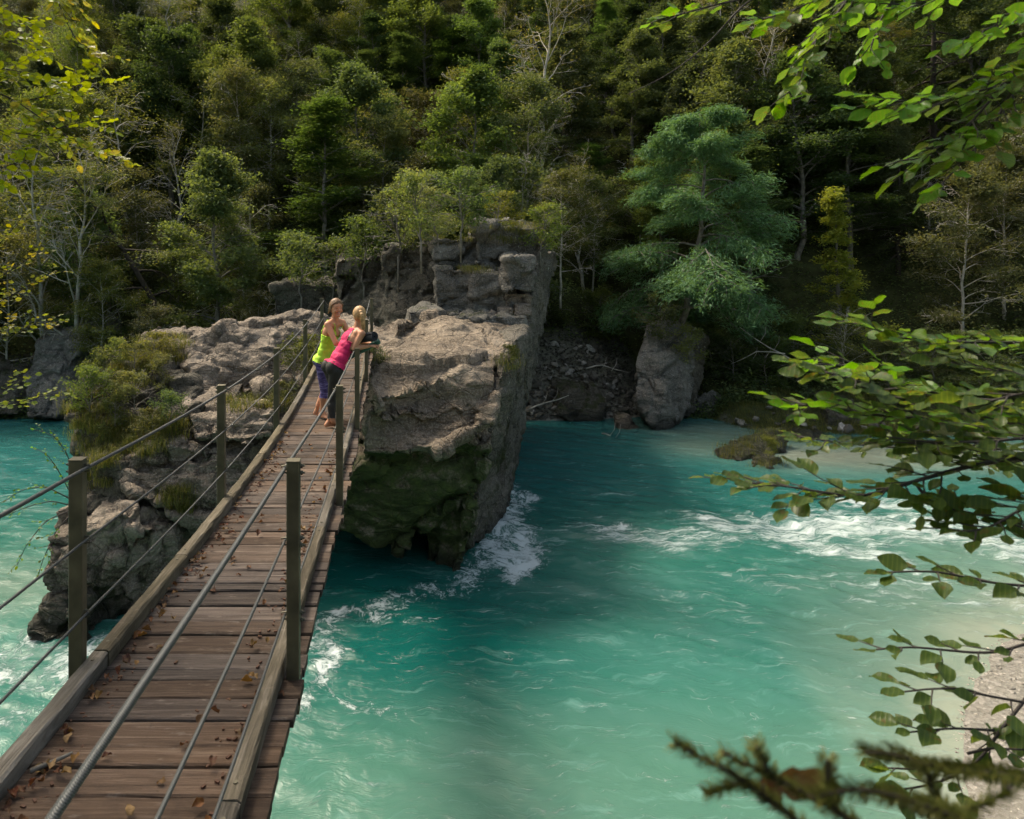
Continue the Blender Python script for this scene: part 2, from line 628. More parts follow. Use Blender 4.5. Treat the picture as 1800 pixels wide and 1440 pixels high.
gx = np.concatenate([np.arange(-90, -20, 2.0), np.arange(-20, 45, 0.4), np.arange(45, 112, 2.0)])
gy = np.concatenate([np.arange(-60, -2, 2.0), np.arange(-2, 14, 0.3), np.arange(14, 62, 0.4), np.arange(62, 130, 3.0)])
GX, GY = np.meshgrid(gx, gy)
GZ = zt(GX, GY)


def grid_faces(nx, ny):
    i = np.arange(ny - 1)[:, None] * nx
    j = np.arange(nx - 1)[None]
    return np.stack([i + j, i + j + 1, i + j + 1 + nx, i + j + nx], -1).reshape(-1, 4)


_m = NT('ground_soil')
_p = _m.pos()
_sep = _m.n('ShaderNodeSeparateXYZ')
_m.set(_sep.inputs[0], _p)
_n = _m.noise(_p, 2.0, 7, 0.65)
_soil = _m.ramp(_n, [(0.3, (0.030, 0.030, 0.014)), (0.5, (0.050, 0.058, 0.022)), (0.7, (0.075, 0.090, 0.03))])
_gr = _m.noise(_p, 22, 6, 0.8)
_sand = _m.ramp(_gr, [(0.3, (0.125, 0.122, 0.102)), (0.55, (0.22, 0.215, 0.185)), (0.72, (0.33, 0.325, 0.285))])
_peb = _m.vor(_p, 16, 'F1', 'Color')
_pb = _m.n('ShaderNodeSeparateColor')
_m.set(_pb.inputs[0], _peb)
_sand = _m.mix(_m.math('MULTIPLY', _pb.outputs[0], 0.45), _sand, _m.ramp(_pb.outputs[1], [(0, (0.12, 0.11, 0.09)), (1, (0.5, 0.47, 0.43))]))
_c = _m.mix(_m.attr('beach'), _soil, _sand)
_nb = _m.bump(_m.math('ADD', _n, _m.math('MULTIPLY', _gr, 0.3)), 0.08)
_nb = _m.bump(_m.vor(_p, 16), 0.015, 0.8, _nb)
M['ground'] = _m.fin(_c, 0.95, _nb, 0.1)
beach = ((GY < shore_near(GX) + 8) & (GX > 2) & (GZ < 1.8)).astype(float)
beach = np.maximum(beach, ((GY < shore_far(GX) + 4.5) & (GY > 12) & (GX > 4.3) & (GX < 10.6)) * 0.55)
beach = np.maximum(beach, ((GY < shore_far(GX) - 0.05) & (GY > 12)).astype(float))
me = mesh_np('ground', np.stack([GX.ravel(), GY.ravel(), GZ.ravel()], 1), grid_faces(len(gx), len(gy)), [M['ground']], smooth=True,
             pattr={'beach': beach.ravel()})
ground = tag(link('ground', me), kind='structure', label='wooded hillside and river banks under the trees')

# ------------------------------------------------------------------ river water
wy = [1.0]
while wy[-1] < 29.5:
    wy.append(wy[-1] + 0.035 + 0.0030 * wy[-1])
wy = np.array(wy)
wx = np.concatenate([np.arange(-60, -16, 1.2), np.arange(-16, -8, 0.2), np.arange(-8, 14, 0.065), np.arange(14, 30, 0.16), np.arange(30, 90, 1.5)])
WX, WY = np.meshgrid(wx, wy)
wxr, wyr = WX.ravel(), WY.ravel()


def seg_mask(pts, width, power=2):
    """soft mask round a polyline given as photograph water-plane points"""
    pts = [PW(*p) for p in pts]
    best = np.full(wxr.shape, 1e9)
    for (x0, y0), (x1, y1) in zip(pts[:-1], pts[1:]):
        dx, dy = x1 - x0, y1 - y0
        t = np.clip(((wxr - x0) * dx + (wyr - y0) * dy) / (dx * dx + dy * dy + 1e-9), 0, 1)
        best = np.minimum(best, np.hypot(wxr - x0 - t * dx, wyr - y0 - t * dy))
    return np.exp(-(best / width) ** power)


foam = np.zeros(wxr.shape)       # streaky rapids
for pts, w, k in [
    ([(1060, 935), (1180, 950), (1300, 935), (1420, 945), (1520, 950)], 0.95, 0.72),
    ([(1240, 915), (1330, 935), (1450, 965), (1560, 980)], 0.6, 0.8),
    ([(1380, 930), (1500, 925), (1650, 930), (1820, 975)], 1.3, 0.85),
    ([(1480, 885), (1640, 885), (1700, 915)], 0.55, 0.9),
    ([(1320, 1010), (1440, 1030), (1560, 1040), (1720, 1060)], 0.9, 0.45),
    ([(990, 960), (1100, 1000), (1200, 1040), (1330, 1090)], 0.9, 0.35),
    ([(1600, 1010), (1700, 1040), (1800, 1060)], 0.8, 0.5),
    ([(1080, 1060), (1250, 1120), (1400, 1180)], 1.2, 0.18),
    ([(1000, 870), (1200, 880), (1400, 900)], 1.6, 0.22),
    ([(-400, 760), (-100, 780), (60, 1000)], 1.5, 0.2),
]:
    foam = np.maximum(foam, k * seg_mask(pts, w))
curl = np.zeros(wxr.shape)       # churned foam beside the boulder
for pts, w, k in [
    ([(885, 850), (915, 890), (930, 870)], 0.42, 0.8),
    ([(880, 900), (880, 960), (905, 985)], 0.62, 0.95),
    ([(840, 990), (800, 1040), (740, 1040), (680, 1060), (600, 1080), (555, 1100)], 0.42, 0.72),
    ([(920, 940), (930, 985), (900, 1010)], 0.45, 0.95),
    ([(820, 1000), (870, 920), (885, 860)], 0.30, 0.55),
    ([(760, 1090), (700, 1085), (640, 1080)], 0.25, 0.5),
    ([(560, 1120), (590, 1150), (545, 1200), (520, 1240)], 0.32, 0.75),
    ([(540, 1195), (620, 1240), (700, 1250)], 0.22, 0.42),
    ([(60, 1120), (130, 1150), (250, 1120), (300, 1100)], 0.38, 0.8),
    ([(-200, 1120), (0, 1180), (100, 1160), (160, 1210)], 0.7, 0.75),
    ([(-200, 1250), (0, 1260), (110, 1250)], 0.6, 0.55),
    ([(1060, 935), (1095, 925)], 0.25, 0.9),
]:
    curl = np.maximum(curl, k * seg_mask(pts, w))
shal = np.zeros(wxr.shape)
dn = wyr - shore_near(wxr)
sh1 = (0.45 * ss(5.5, 0.0, dn) + 0.55 * ss(1.6, 0.0, dn)) * ss(1.5, 4.5, wxr)
sh2 = seg_mask([(1190, 755), (1290, 755), (1220, 785)], 1.3) * 0.45
sh3 = seg_mask([(1400, 800), (1550, 800), (1800, 800)], 1.5)
sh4 = seg_mask([(60, 1040), (-40, 1010)], 1.0) * 0.3
shal = np.clip(np.maximum.reduce([sh1, sh2, sh3, sh4]), 0, 1)
deep = np.clip(seg_mask([(600, 1010), (700, 1060), (820, 1120), (700, 1150)], 2.0) * 0.9  # dark green; beside boulder and bridge their shade is painted into the colour
               + seg_mask([(960, 850), (1200, 870), (1400, 880)], 2.2) * 0.55 + seg_mask([(930, 780), (1150, 780)], 1.6) * 0.5 + seg_mask([(-300, 790), (60, 800), (0, 860)], 4.0) * 0.55, 0, 1)
th = math.radians(-24)
cu = wxr * math.cos(th) + wyr * math.sin(th)
cv = -wxr * math.sin(th) + wyr * math.cos(th)
q = np.stack([cu * 0.7, cv * 2.2, np.zeros_like(cu)], 1)
wz = 0.035 * fbm(q, 4) + 0.05 * pn(np.stack([cu * 0.35, cv * 0.9, np.ones_like(cu)], 1))
wz = wz * (0.55 + 1.6 * foam + 1.3 * curl) * (1 - 0.75 * shal) + foam * 0.10 * np.maximum(0, ridged(q * np.array([1.2, 1.0, 1]), 3) - 0.6) \
    + curl * 0.07 * np.maximum(0, fbm(np.stack([wxr * 2.2, wyr * 2.2, cu * 0], 1), 4))
_m = NT('river_water')
_p = _m.pos()
warp = _m.n('ShaderNodeTexNoise')
_m.set(warp.inputs['Vector'], _p)
warp.inputs['Scale'].default_value = 0.9
warp.inputs['Detail'].default_value = 4
wv = _m.n('ShaderNodeVectorMath', operation='SCALE')
_m.set(wv.inputs[0], warp.outputs['Color'])
wv.inputs['Scale'].default_value = 1.1
pw = _m.n('ShaderNodeVectorMath', operation='ADD')
_m.set(pw.inputs[0], _p)
_m.set(pw.inputs[1], wv.outputs[0])
pw = pw.outputs[0]
stre = _m.mapv(pw, (0.55, 3.0, 1.0), (0, 0, math.radians(24)))
s1 = _m.noise(stre, 1.7, 8, 0.68, 0.5)
s2 = _m.noise(_m.mapv(pw, (0.9, 5.5, 1.0), (0, 0, math.radians(20))), 3.0, 6, 0.7, 0.3)
c1 = _m.noise(pw, 1.9, 9, 0.7, 1.2)
c2 = _m.noise(pw, 6.5, 6, 0.7, 1.5)
fo, cuo, sho, dpo = _m.attr('foam'), _m.attr('curl'), _m.attr('shallow'), _m.attr('deep')
body = _m.mix(_m.rng(_m.noise(pw, 0.28, 4, 0.6), 0.35, 0.65), (0.018, 0.106, 0.084), (0.036, 0.145, 0.114))
body = _m.mix(dpo, body, (0.003, 0.078, 0.066))
body = _m.mix(_m.rng(_m.attr('far'), 0, 1, 0, 0.6), body, (0.020, 0.110, 0.112))
body = _m.mix(_m.rng(_m.attr('near'), 0, 1, 0, 0.8), body, (0.072, 0.170, 0.122))
body = _m.mix(_m.math('MULTIPLY', sho, _m.rng(_m.noise(pw, 0.8, 5, 0.6), 0.25, 0.6, 0.65, 1.0)), body, (0.23, 0.265, 0.205))
body = _m.mix(_m.rng(s1, 0.52, 0.72, 0, 0.25), body, (0.22, 0.42, 0.38))
ffa = _m.math('ADD', _m.math('MULTIPLY', fo, 0.62), _m.math('ADD', _m.math('MULTIPLY', _m.math('SUBTRACT', s1, 0.5), 1.25), _m.math('MULTIPLY', _m.math('SUBTRACT', s2, 0.5), 0.8)))
ff = _m.math('MULTIPLY', _m.rng(ffa, 0.24, 0.80, 0, 0.85), _m.rng(fo, 0.0, 0.25))
cfa = _m.math('ADD', _m.math('MULTIPLY', cuo, 0.62), _m.math('ADD', _m.math('MULTIPLY', _m.math('SUBTRACT', c1, 0.5), 1.5), _m.math('MULTIPLY', _m.math('SUBTRACT', c2, 0.5), 1.1)))
cf = _m.math('MULTIPLY', _m.rng(cfa, 0.30, 0.66, 0, 0.85), _m.rng(cuo, 0.0, 0.2))
thin = _m.math('MULTIPLY', _m.rng(s2, 0.57, 0.70, 0, 0.38), _m.rng(s1, 0.45, 0.6))
ft = _m.math('MAXIMUM', _m.math('MAXIMUM', ff, cf), thin)
colw = _m.mix(ft, body, (0.66, 0.74, 0.74))
hh = _m.math('ADD', _m.math('MULTIPLY', s1, 0.8), _m.math('ADD', _m.math('MULTIPLY', s2, 0.35), _m.math('MULTIPLY', _m.noise(_m.mapv(pw, (2, 5, 1), (0, 0, 0.4)), 4, 4, 0.6), 0.25)))
nb = _m.bump(hh, 0.026, 0.8)
nb = _m.bump(_m.math('MULTIPLY', ft, c2), 0.05, 0.7, nb)
M['water'] = _m.fin(colw, _m.math('ADD', 0.07, _m.math('MULTIPLY', ft, 0.6)), nb, 0.45)
_m.b.inputs['IOR'].default_value = 1.33
far_a = ss(13.5, 22, wyr)
near_a = ss(11.5, 7.5, wyr) * ss(-6, 1.5, wxr)  # sunlit look of the near water, painted as a paler base colour
mew = mesh_np('river', np.stack([wxr, wyr, wz], 1), grid_faces(len(wx), len(wy)), [M['water']], smooth=True,
              pattr={'foam': foam, 'curl': curl, 'shallow': shal, 'deep': deep, 'far': far_a, 'near': near_a})
tag(link('river', mew), kind='structure', label='fast turquoise river with white water')


# ------------------------------------------------------------------ rocks
def hull_mesh(hulls, voxel):
    bm = bmesh.new()
    for pts in hulls:
        b2 = bmesh.new()
        for p in pts:
            b2.verts.new(p)
        r = bmesh.ops.convex_hull(b2, input=b2.verts)
        bmesh.ops.delete(b2, geom=list({v for v in r['geom_interior'] if isinstance(v, bmesh.types.BMVert)}), context='VERTS')
        tm = bpy.data.meshes.new('tmp')
        b2.to_mesh(tm)
        b2.free()
        bm.from_mesh(tm)
        bpy.data.meshes.remove(tm)
    bmesh.ops.recalc_face_normals(bm, faces=bm.faces)
    tm = bpy.data.meshes.new('tmp')
    bm.to_mesh(tm)
    bm.free()
    return voxelise(tm, voxel)


def voxelise(tm, voxel, smooth=0):
    ob = bpy.data.objects.new('tmp', tm)
    COL.objects.link(ob)
    md = ob.modifiers.new('r', 'REMESH')
    md.mode = 'VOXEL'
    md.voxel_size = voxel
    if smooth:
        sm = ob.modifiers.new('s', 'SMOOTH')
        sm.iterations = smooth
        sm.factor = 0.5
    dg = bpy.context.evaluated_depsgraph_get()
    me = bpy.data.meshes.new_from_object(ob.evaluated_get(dg))
    bpy.data.objects.remove(ob)
    bpy.data.meshes.remove(tm)
    return me


def get_vn(me):
    V = np.empty(len(me.vertices) * 3, np.float32)
    me.vertices.foreach_get('co', V)
    N = np.empty(len(me.vertices) * 3, np.float32)
    me.vertex_normals.foreach_get('vector', N)
    return V.reshape(-1, 3).astype(float), N.reshape(-1, 3).astype(float)


ROCKS = []


def rock(name, hulls, mat, voxel=0.06, amp=1.0, cell=(1.4, 1.4, 0.7), crack=0.10, tilt=0.22, seed=0, parent=None, dents=(), moss=None, strata=0.05, rot=0.3, origin=None, fine=1.0):
    me = hull_mesh(hulls, voxel)
    V, N = get_vn(me)
    o = seed * 13.7
    # broad undulation
    V = V + N * (amp * 0.28 * fbm(V * 0.55 + o, 3))[:, None]
    cs, sn = math.cos(rot), math.sin(rot)
    R = np.array([[cs, sn, 0], [-sn, cs, 0.0], [0, 0, 1]]) @ np.array([[1, 0, 0.18], [0, 1, 0.1], [-0.18, -0.1, 1]])
    Q = (V @ R.T) / np.array(cell) + o + 0.16 * np.stack([pn(V * 1.1 + o), pn(V * 1.1 + 31 + o), pn(V * 1.1 + 67 + o)], 1)
    f1, f2, idn, rel = worley(Q)
    off = (_rnd[idn][:, 0] - 0.5) * 0.30 + (rel * (_rnd[idn] - 0.5)).sum(1) * tilt * 2
    ck = -crack * (1 - ss(0.0, 0.11, f2 - f1)) * (0.35 + 0.9 * ss(-0.2, 0.3, pn(V * 0.8 + 5)))
    me.vertices.foreach_set('co', (V + N * (amp * off + ck)[:, None]).astype(np.float32).ravel())
    me.update()
    V, N = get_vn(me)
    f1, f2, idn, rel = worley(V * 2.1 + o + 0.3 * np.stack([pn(V * 2), pn(V * 2 + 9), pn(V * 2 + 4)], 1))
    small = (_rnd[idn][:, 1] - 0.5) * 0.09 + (rel * (_rnd[idn] - 0.5)).sum(1) * 0.30 - 0.045 * (1 - ss(0, 0.07, f2 - f1))
    lay = V[:, 2] + 0.18 * V[:, 0] + 0.10 * V[:, 1] + 0.12 * fbm(V * 0.9 + o, 2)
    st = strata * (pn(np.stack([V[:, 0] * 0.4, V[:, 1] * 0.4, lay * 7], 1)) + 0.5 * pn(np.stack([V[:, 0], V[:, 1], lay * 16], 1)))
    d = amp * fine * (small * (0.4 + 0.6 * ss(-0.3, 0.3, pn(V * 0.6 + 3)))) + st + amp * 0.035 * fbm(V * 3.0 + o, 4) + 0.04 * (ridged(V * 1.4 + o, 3) - 1)
    for c, r, dep in dents:
        dist = np.linalg.norm(V - np.array(c), axis=1)
        d = d - dep * np.exp(-(dist / r) ** 2)
    V = V + N * d[:, None]
    me.vertices.foreach_set('co', V.astype(np.float32).ravel())
    me.update()
    V, N = get_vn(me)
    ms = moss(V, N) if moss else 0.25 * ss(0.6, 1.0, N[:, 2])
    a = me.attributes.new('moss', 'FLOAT', 'POINT')
    a.data.foreach_set('value', np.clip(ms, 0, 1).astype(np.float32))
    w = ss(0.55, 0.15, V[:, 2] + 0.25 * pn(V * 1.5))
    a = me.attributes.new('wet', 'FLOAT', 'POINT')
    a.data.foreach_set('value', w.astype(np.float32))
    me.polygons.foreach_set('use_smooth', np.ones(len(me.polygons), bool))
    me.materials.clear()
    me.materials.append(mat)
    me.name = name
    ob = link(name, me, parent)
    if parent is None:
        c = V.mean(0)
        c[2] = V[:, 2].min()
        me.vertices.foreach_set('co', (V - c).astype(np.float32).ravel())
        ob.location = c
    poly = np.empty(len(me.loops), np.int32)
    me.loops.foreach_get('vertex_index', poly)
    ROCKS.append((V, [tuple(p.vertices) for p in me.polygons]))
    return ob


def T(*a):
    return tuple(P(*a))


# --- big boulder with the overhanging nose, right of the bridge
def moss_nose(V, N):
    low = ss(2.95, 2.35, V[:, 2] + 0.3 * pn(V * 0.7))
    m = low * (0.66 - 0.25 * ss(0.4, 0.9, N[:, 0])) + 0.35 * low * ss(0.1, -0.5, N[:, 2])
    m = m + 0.40 * ss(0.7, 1.0, N[:, 2]) * ss(0.2, 0.6, pn(V * 0.8 + 7)) + 0.20 * ss(0.5, 0.9, N[:, 0])
    return m


boulder = rock('boulder', [
    [T(636, 690, 12.9), T(648, 650, 13.7), T(700, 643, 13.9), T(800, 648, 14.0), T(876, 636, 14.3), T(634, 800, 13.0), T(700, 806, 12.7),
     T(790, 800, 12.8), T(868, 745, 13.3), T(655, 585, 16.5), T(700, 560, 17.5), T(760, 560, 17.5), T(830, 575, 17.5), T(905, 585, 19),
     (-0.6, 18, 1), (4.2, 21.5, 4.4), (3.5, 21.5, 1), (3.3, 20, 1.5)],
    [T(634, 815, 13.5), T(864, 775, 13.6), T(604, 850, 13.5), T(588, 930, 13.9), T(640, 955, 14.0), T(700, 975, 13.9), T(770, 930, 13.7), T(842, 872, 13.5),
     (-1.2, 17.5, 1.7), (0.6, 17.0, 1.0), (2.4, 18.0, 1.2), (4.0, 21.5, 4.1), (-0.8, 18, 4), (3.3, 21, 1.0)],
    [T(842, 868, 13.6), T(740, 925, 14.4), T(735, 1003, 14.2), T(770, 1010, 14.0), T(808, 1012, 13.75), (1.20, 13.85, -0.6), (0.55, 14.6, -0.6), (3.6, 22.5, -0.6), (0.9, 19, -0.6), (1.2, 19, 2.5), (3.5, 21, 3)],
    [(-1.0, 16.8, -0.6), (2.0, 16.5, -0.6), (3.2, 21, -0.6), (-1.0, 21, -0.6), (-1.0, 16.9, 3), (2.0, 16.5, 3), (3.2, 21, 3), (-1, 21, 3)],
], M['rock_boulder'], 0.045, 0.60, (2.6, 2.2, 1.35), 0.08, 0.34, 8, fine=0.42, moss=moss_nose, strata=0.04,
    dents=[(T(770, 735, 12.9), 0.62, 0.45), (T(690, 740, 12.8), 0.45, 0.30), (T(830, 700, 13.2), 0.35, 0.2), (T(720, 590, 16.5), 0.8, 0.25), (T(800, 900, 13.7), 0.4, 0.25), (T(660, 890, 13.7), 0.4, 0.2), (T(767, 700, 12.65), 0.10, 0.16), (T(795, 722, 12.7), 0.09, 0.14), (T(738, 748, 12.5), 0.07, 0.12),
           (T(640, 860, 13.5), 0.35, 0.2), (T(720, 985, 13.8), 0.4, 0.35)])
tag(boulder, 'huge warm grey boulder with an undercut mossy nose beside the bridge', 'boulder')

# --- the leaning slab wall behind it
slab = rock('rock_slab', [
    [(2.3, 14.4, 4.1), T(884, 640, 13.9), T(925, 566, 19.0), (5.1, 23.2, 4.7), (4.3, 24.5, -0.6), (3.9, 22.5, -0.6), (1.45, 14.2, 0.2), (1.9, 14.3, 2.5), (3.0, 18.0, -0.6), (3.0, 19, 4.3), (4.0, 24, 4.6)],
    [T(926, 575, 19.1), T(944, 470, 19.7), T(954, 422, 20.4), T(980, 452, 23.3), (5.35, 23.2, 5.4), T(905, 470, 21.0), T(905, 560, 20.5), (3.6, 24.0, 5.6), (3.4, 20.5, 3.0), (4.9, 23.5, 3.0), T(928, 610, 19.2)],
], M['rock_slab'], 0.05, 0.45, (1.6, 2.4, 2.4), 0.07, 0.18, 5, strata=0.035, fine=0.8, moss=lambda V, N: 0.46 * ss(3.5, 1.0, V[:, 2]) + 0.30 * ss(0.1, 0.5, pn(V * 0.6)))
tag(slab, 'tall smooth grey rock slab leaning over the water behind the big boulder', 'rock slab')

# --- crag above the boulder: blocks
crag = thing('crag', 'dark lichened crag of stacked blocks behind the two women with grass on its top', 'crag', tuple(P(820, 520, 20)))
_off = -P(820, 520, 20)


def blk(name, corners, mat, seed, cell=(1.5, 1.2, 0.9), amp=0.55, vox=0.06, parent=None, cr=0.08, moss=None, strata=0.03, **k):
    o = rock(name, [corners], mat, vox, amp, cell, cr, 0.2, seed, parent=parent, moss=moss, strata=strata, **k)
    if parent is not None:
        o.location = -parent.location
    return o


def facing(px0, py0, px1, py1, d, depth, skew=0.0, taper=0.92):
    a, b, c, e = T(px0, py0, d + 0.15), T(px1, py0, d + 0.15 + skew), T(px1, py1, d + skew), T(px0, py1, d)
    out = [a, b, c, e]
    cx = (px0 + px1) / 2
    for p in (a, b, c, e):
        out.append((p[0] * 1.0 + (0.1 if p[0] < (cx - PX) * d / F else -0.1), p[1] + depth, p[2]))
    return out


mossC = lambda V, N: 0.40 * ss(0.5, 0.9, N[:, 2]) + 0.10
for i, (a, mt, sd) in enumerate([
    (facing(836, 398, 948, 478, 20.0, 3.5, 0.2), 'rock_grey', 21),
    (facing(764, 470, 838, 556, 19.3, 4.0), 'rock_grey', 22),
    (facing(828, 474, 902, 556, 19.2, 4.0, 0.1), 'rock_grey', 23),
    (facing(894, 452, 938, 512, 18.9, 3.0, 0.1), 'rock_grey', 24),
    (facing(885, 512, 940, 580, 19.0, 3.0, 0.1), 'rock_warm', 25),
    (facing(758, 420, 845, 476, 20.3, 3.0), 'rock_grey', 26),
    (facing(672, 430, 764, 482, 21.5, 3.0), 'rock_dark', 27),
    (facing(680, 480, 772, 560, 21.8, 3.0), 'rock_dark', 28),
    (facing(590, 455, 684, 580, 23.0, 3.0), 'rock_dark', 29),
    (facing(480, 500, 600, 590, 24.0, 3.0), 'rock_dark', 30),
    (facing(800, 556, 925, 610, 17.9, 4.0, 0.6), 'rock_grey', 31),
    (facing(720, 548, 812, 590, 18.6, 3.5), 'rock_grey', 32),
]):
    blk('rock_block', a, M[mt], sd, amp=0.8, cell=(1.9, 1.5, 1.1), cr=0.12, parent=crag, moss=mossC, strata=0.03, fine=0.7)
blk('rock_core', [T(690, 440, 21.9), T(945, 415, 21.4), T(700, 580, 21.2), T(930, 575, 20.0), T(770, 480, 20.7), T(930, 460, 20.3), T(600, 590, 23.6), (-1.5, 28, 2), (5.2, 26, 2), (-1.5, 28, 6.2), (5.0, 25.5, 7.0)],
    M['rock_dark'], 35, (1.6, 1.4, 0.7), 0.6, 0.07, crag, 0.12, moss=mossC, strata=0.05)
rb = np.random.default_rng(5)
for k in range(16):      # the loose band of small stones between the big blocks
    px, py = 835 + rb.random() * 98, 545 + rb.random() * 26
    s = 8 + rb.random() * 9
    blk('stone', facing(px - s, py - s * 0.7, px + s, py + s * 0.7, 18.85 + rb.random() * 0.15, 0.8), M['rock_warm'], 40 + k, (0.6, 0.6, 0.5), 0.15, 0.05, crag, 0.02)


# --- left outcrop, in beds
def moss_left(V, N):
    return 0.55 * ss(1.1, 0.3, V[:, 2] + 0.4 * pn(V)) + 0.32 * ss(0.75, 1.0, N[:, 2]) * ss(0.0, 0.4, pn(V * 0.9 + 3)) + 0.35 * ss(-0.1, -0.6, N[:, 2])


outcrop = thing('rock_outcrop', 'layered brown grey rock outcrop left of the bridge with bushes growing on it', 'rock outcrop', (-4.4, 14.5, 0))
for nm, hulls, mt, vx, am, cl, sd, cr, dn_ in [
    ('boulder', [[T(88, 950, 12.1), T(175, 915, 12.0), T(205, 905, 11.9), T(295, 925, 12.3), T(300, 1040, 12.3), T(250, 1085, 12.0), T(85, 1050, 11.9), T(90, 1010, 11.8),
                  (-5.9, 11.9, -0.5), (-4.1, 12.1, -0.5), (-3.4, 14.5, -0.5), (-6.6, 15, -0.5), (-6.3, 15, 1.8), (-3.4, 15, 1.8)]], 'rock_warm', 0.045, 0.62, (1.0, 1.0, 0.9), 61, 0.14, ()),
    ('boulder', [[T(80, 1060, 11.7), T(140, 1050, 11.4), T(160, 1120, 11.4), T(85, 1125, 11.5), (-6.1, 11.3, -0.4), (-4.9, 11.2, -0.4), (-5.2, 13, -0.4), (-6.2, 13, 0.6)]], 'rock_dark', 0.045, 0.5, (0.5, 0.5, 0.45), 62, 0.12, ()),
    ('rock_layer', [[T(205, 800, 12.9), T(300, 775, 12.9), T(420, 800, 12.9), T(450, 905, 12.9), T(430, 950, 13.0), T(330, 915, 12.5), T(225, 880, 12.3), T(200, 850, 12.5),
                    T(460, 800, 13.5), (-6.0, 15.5, 2.9), (-1.6, 16, 3.0), (-1.6, 16, 1.3), (-6.0, 15.5, 1.6)]], 'rock_warm', 0.045, 0.6, (1.7, 1.5, 0.65), 63, 0.13, ()),
    ('rock_layer', [[T(330, 730, 13.3), T(480, 722, 13.4), T(495, 760, 13.3), T(440, 782, 12.9), T(345, 775, 12.9), (-5.2, 16, 3.6), (-1.5, 17, 3.7), (-1.5, 17, 2.7), (-5, 16, 2.7)]],
     'rock_warm', 0.045, 0.5, (1.5, 1.2, 0.7), 64, 0.11, ()),
    ('rock_wall', [[T(330, 715, 14.2), T(420, 725, 14.3), T(515, 690, 14.6), T(330, 605, 15.6), T(375, 618, 15.4), T(425, 588, 16.6), T(470, 562, 17.0), T(520, 545, 17.2), T(560, 556, 17.4),
                   T(590, 600, 17.6), T(560, 660, 15.6), (-1.2, 18, 3.0), (-1.2, 19.5, 4.4), (-4.5, 19, 4.3), (-6.5, 18, 3.6), (-5, 18, 2.5)]],
     'rock_warm', 0.05, 0.6, (2.2, 1.8, 1.3), 65, 0.09, [(T(440, 670, 14.5), 0.75, 0.35), (T(390, 690, 14.3), 0.5, 0.2), (T(505, 640, 15.5), 0.5, 0.2)]),
    ('boulder', [[T(250, 600, 16.3), T(290, 588, 16.2), T(335, 600, 16), T(350, 640, 15.5), T(255, 650, 15.6), (-6.4, 18.5, 4.4), (-4.8, 19, 4.4), (-6.4, 18, 3), (-4.8, 18, 3)]], 'rock_warm', 0.05, 0.5, (1, 1, 0.8), 66, 0.1, ()),
    ('rock_layer', [[T(130, 690, 14.4), T(160, 650, 15), T(240, 628, 15.6), T(340, 660, 15.0), T(350, 730, 13.6), T(330, 800, 13.2), T(200, 790, 13.1), T(140, 770, 13.6), T(115, 735, 14.0),
                    (-7.6, 18, 3.2), (-5, 18, 3.9), (-7.4, 17, 0.5), (-5, 17, 0.5), T(150, 830, 13.4), T(240, 830, 13.2)]], 'rock_dark', 0.055, 0.6, (1.3, 1.3, 0.7), 67, 0.12, ()),
    ('rock_layer', [[T(140, 820, 13.2), T(215, 800, 12.9), T(235, 885, 12.6), T(205, 900, 12.5), T(120, 905, 13.2), T(130, 960, 13.4), (-6.4, 16, 2.6), (-4, 16, 2.6), (-6.4, 16, 0.4), (-4, 15, 0.4), (-4.3, 13.0, 0.8)]],
     'rock_dark', 0.05, 0.55, (1.0, 1.0, 0.6), 68, 0.12, ()),
    ('rock_core', [[(-5.6, 14.0, -0.6), (-3.4, 13.8, -0.6), (-1.3, 15.5, -0.6), (0, 19, -0.6), (-6.5, 19, -0.6), (-5.4, 14.6, 2.2), (-1.6, 15.8, 2.6), (0, 19, 4.2), (-6, 19, 3.4)]],
     'rock_dark', 0.08, 0.6, (1.6, 1.6, 1.0), 69, 0.1, ()),
    ('rock_step', [[T(560, 610, 16.4), T(600, 618, 15.8), T(660, 600, 16.2), T(665, 570, 17.6), T(640, 552, 19), T(560, 560, 18.5), (-1.6, 16.4, 2), (0, 16, 2), (0, 19, 2), (-1.8, 19, 2)]], 'rock_warm', 0.06, 0.3, (1.2, 1.2, 0.6), 70, 0.07, ()),
]:
    o = rock(nm, hulls, M[mt], vx, am, cl, cr, 0.25, sd, parent=outcrop, dents=dn_, moss=moss_left, strata=0.05)
    o.location = -outcrop.location

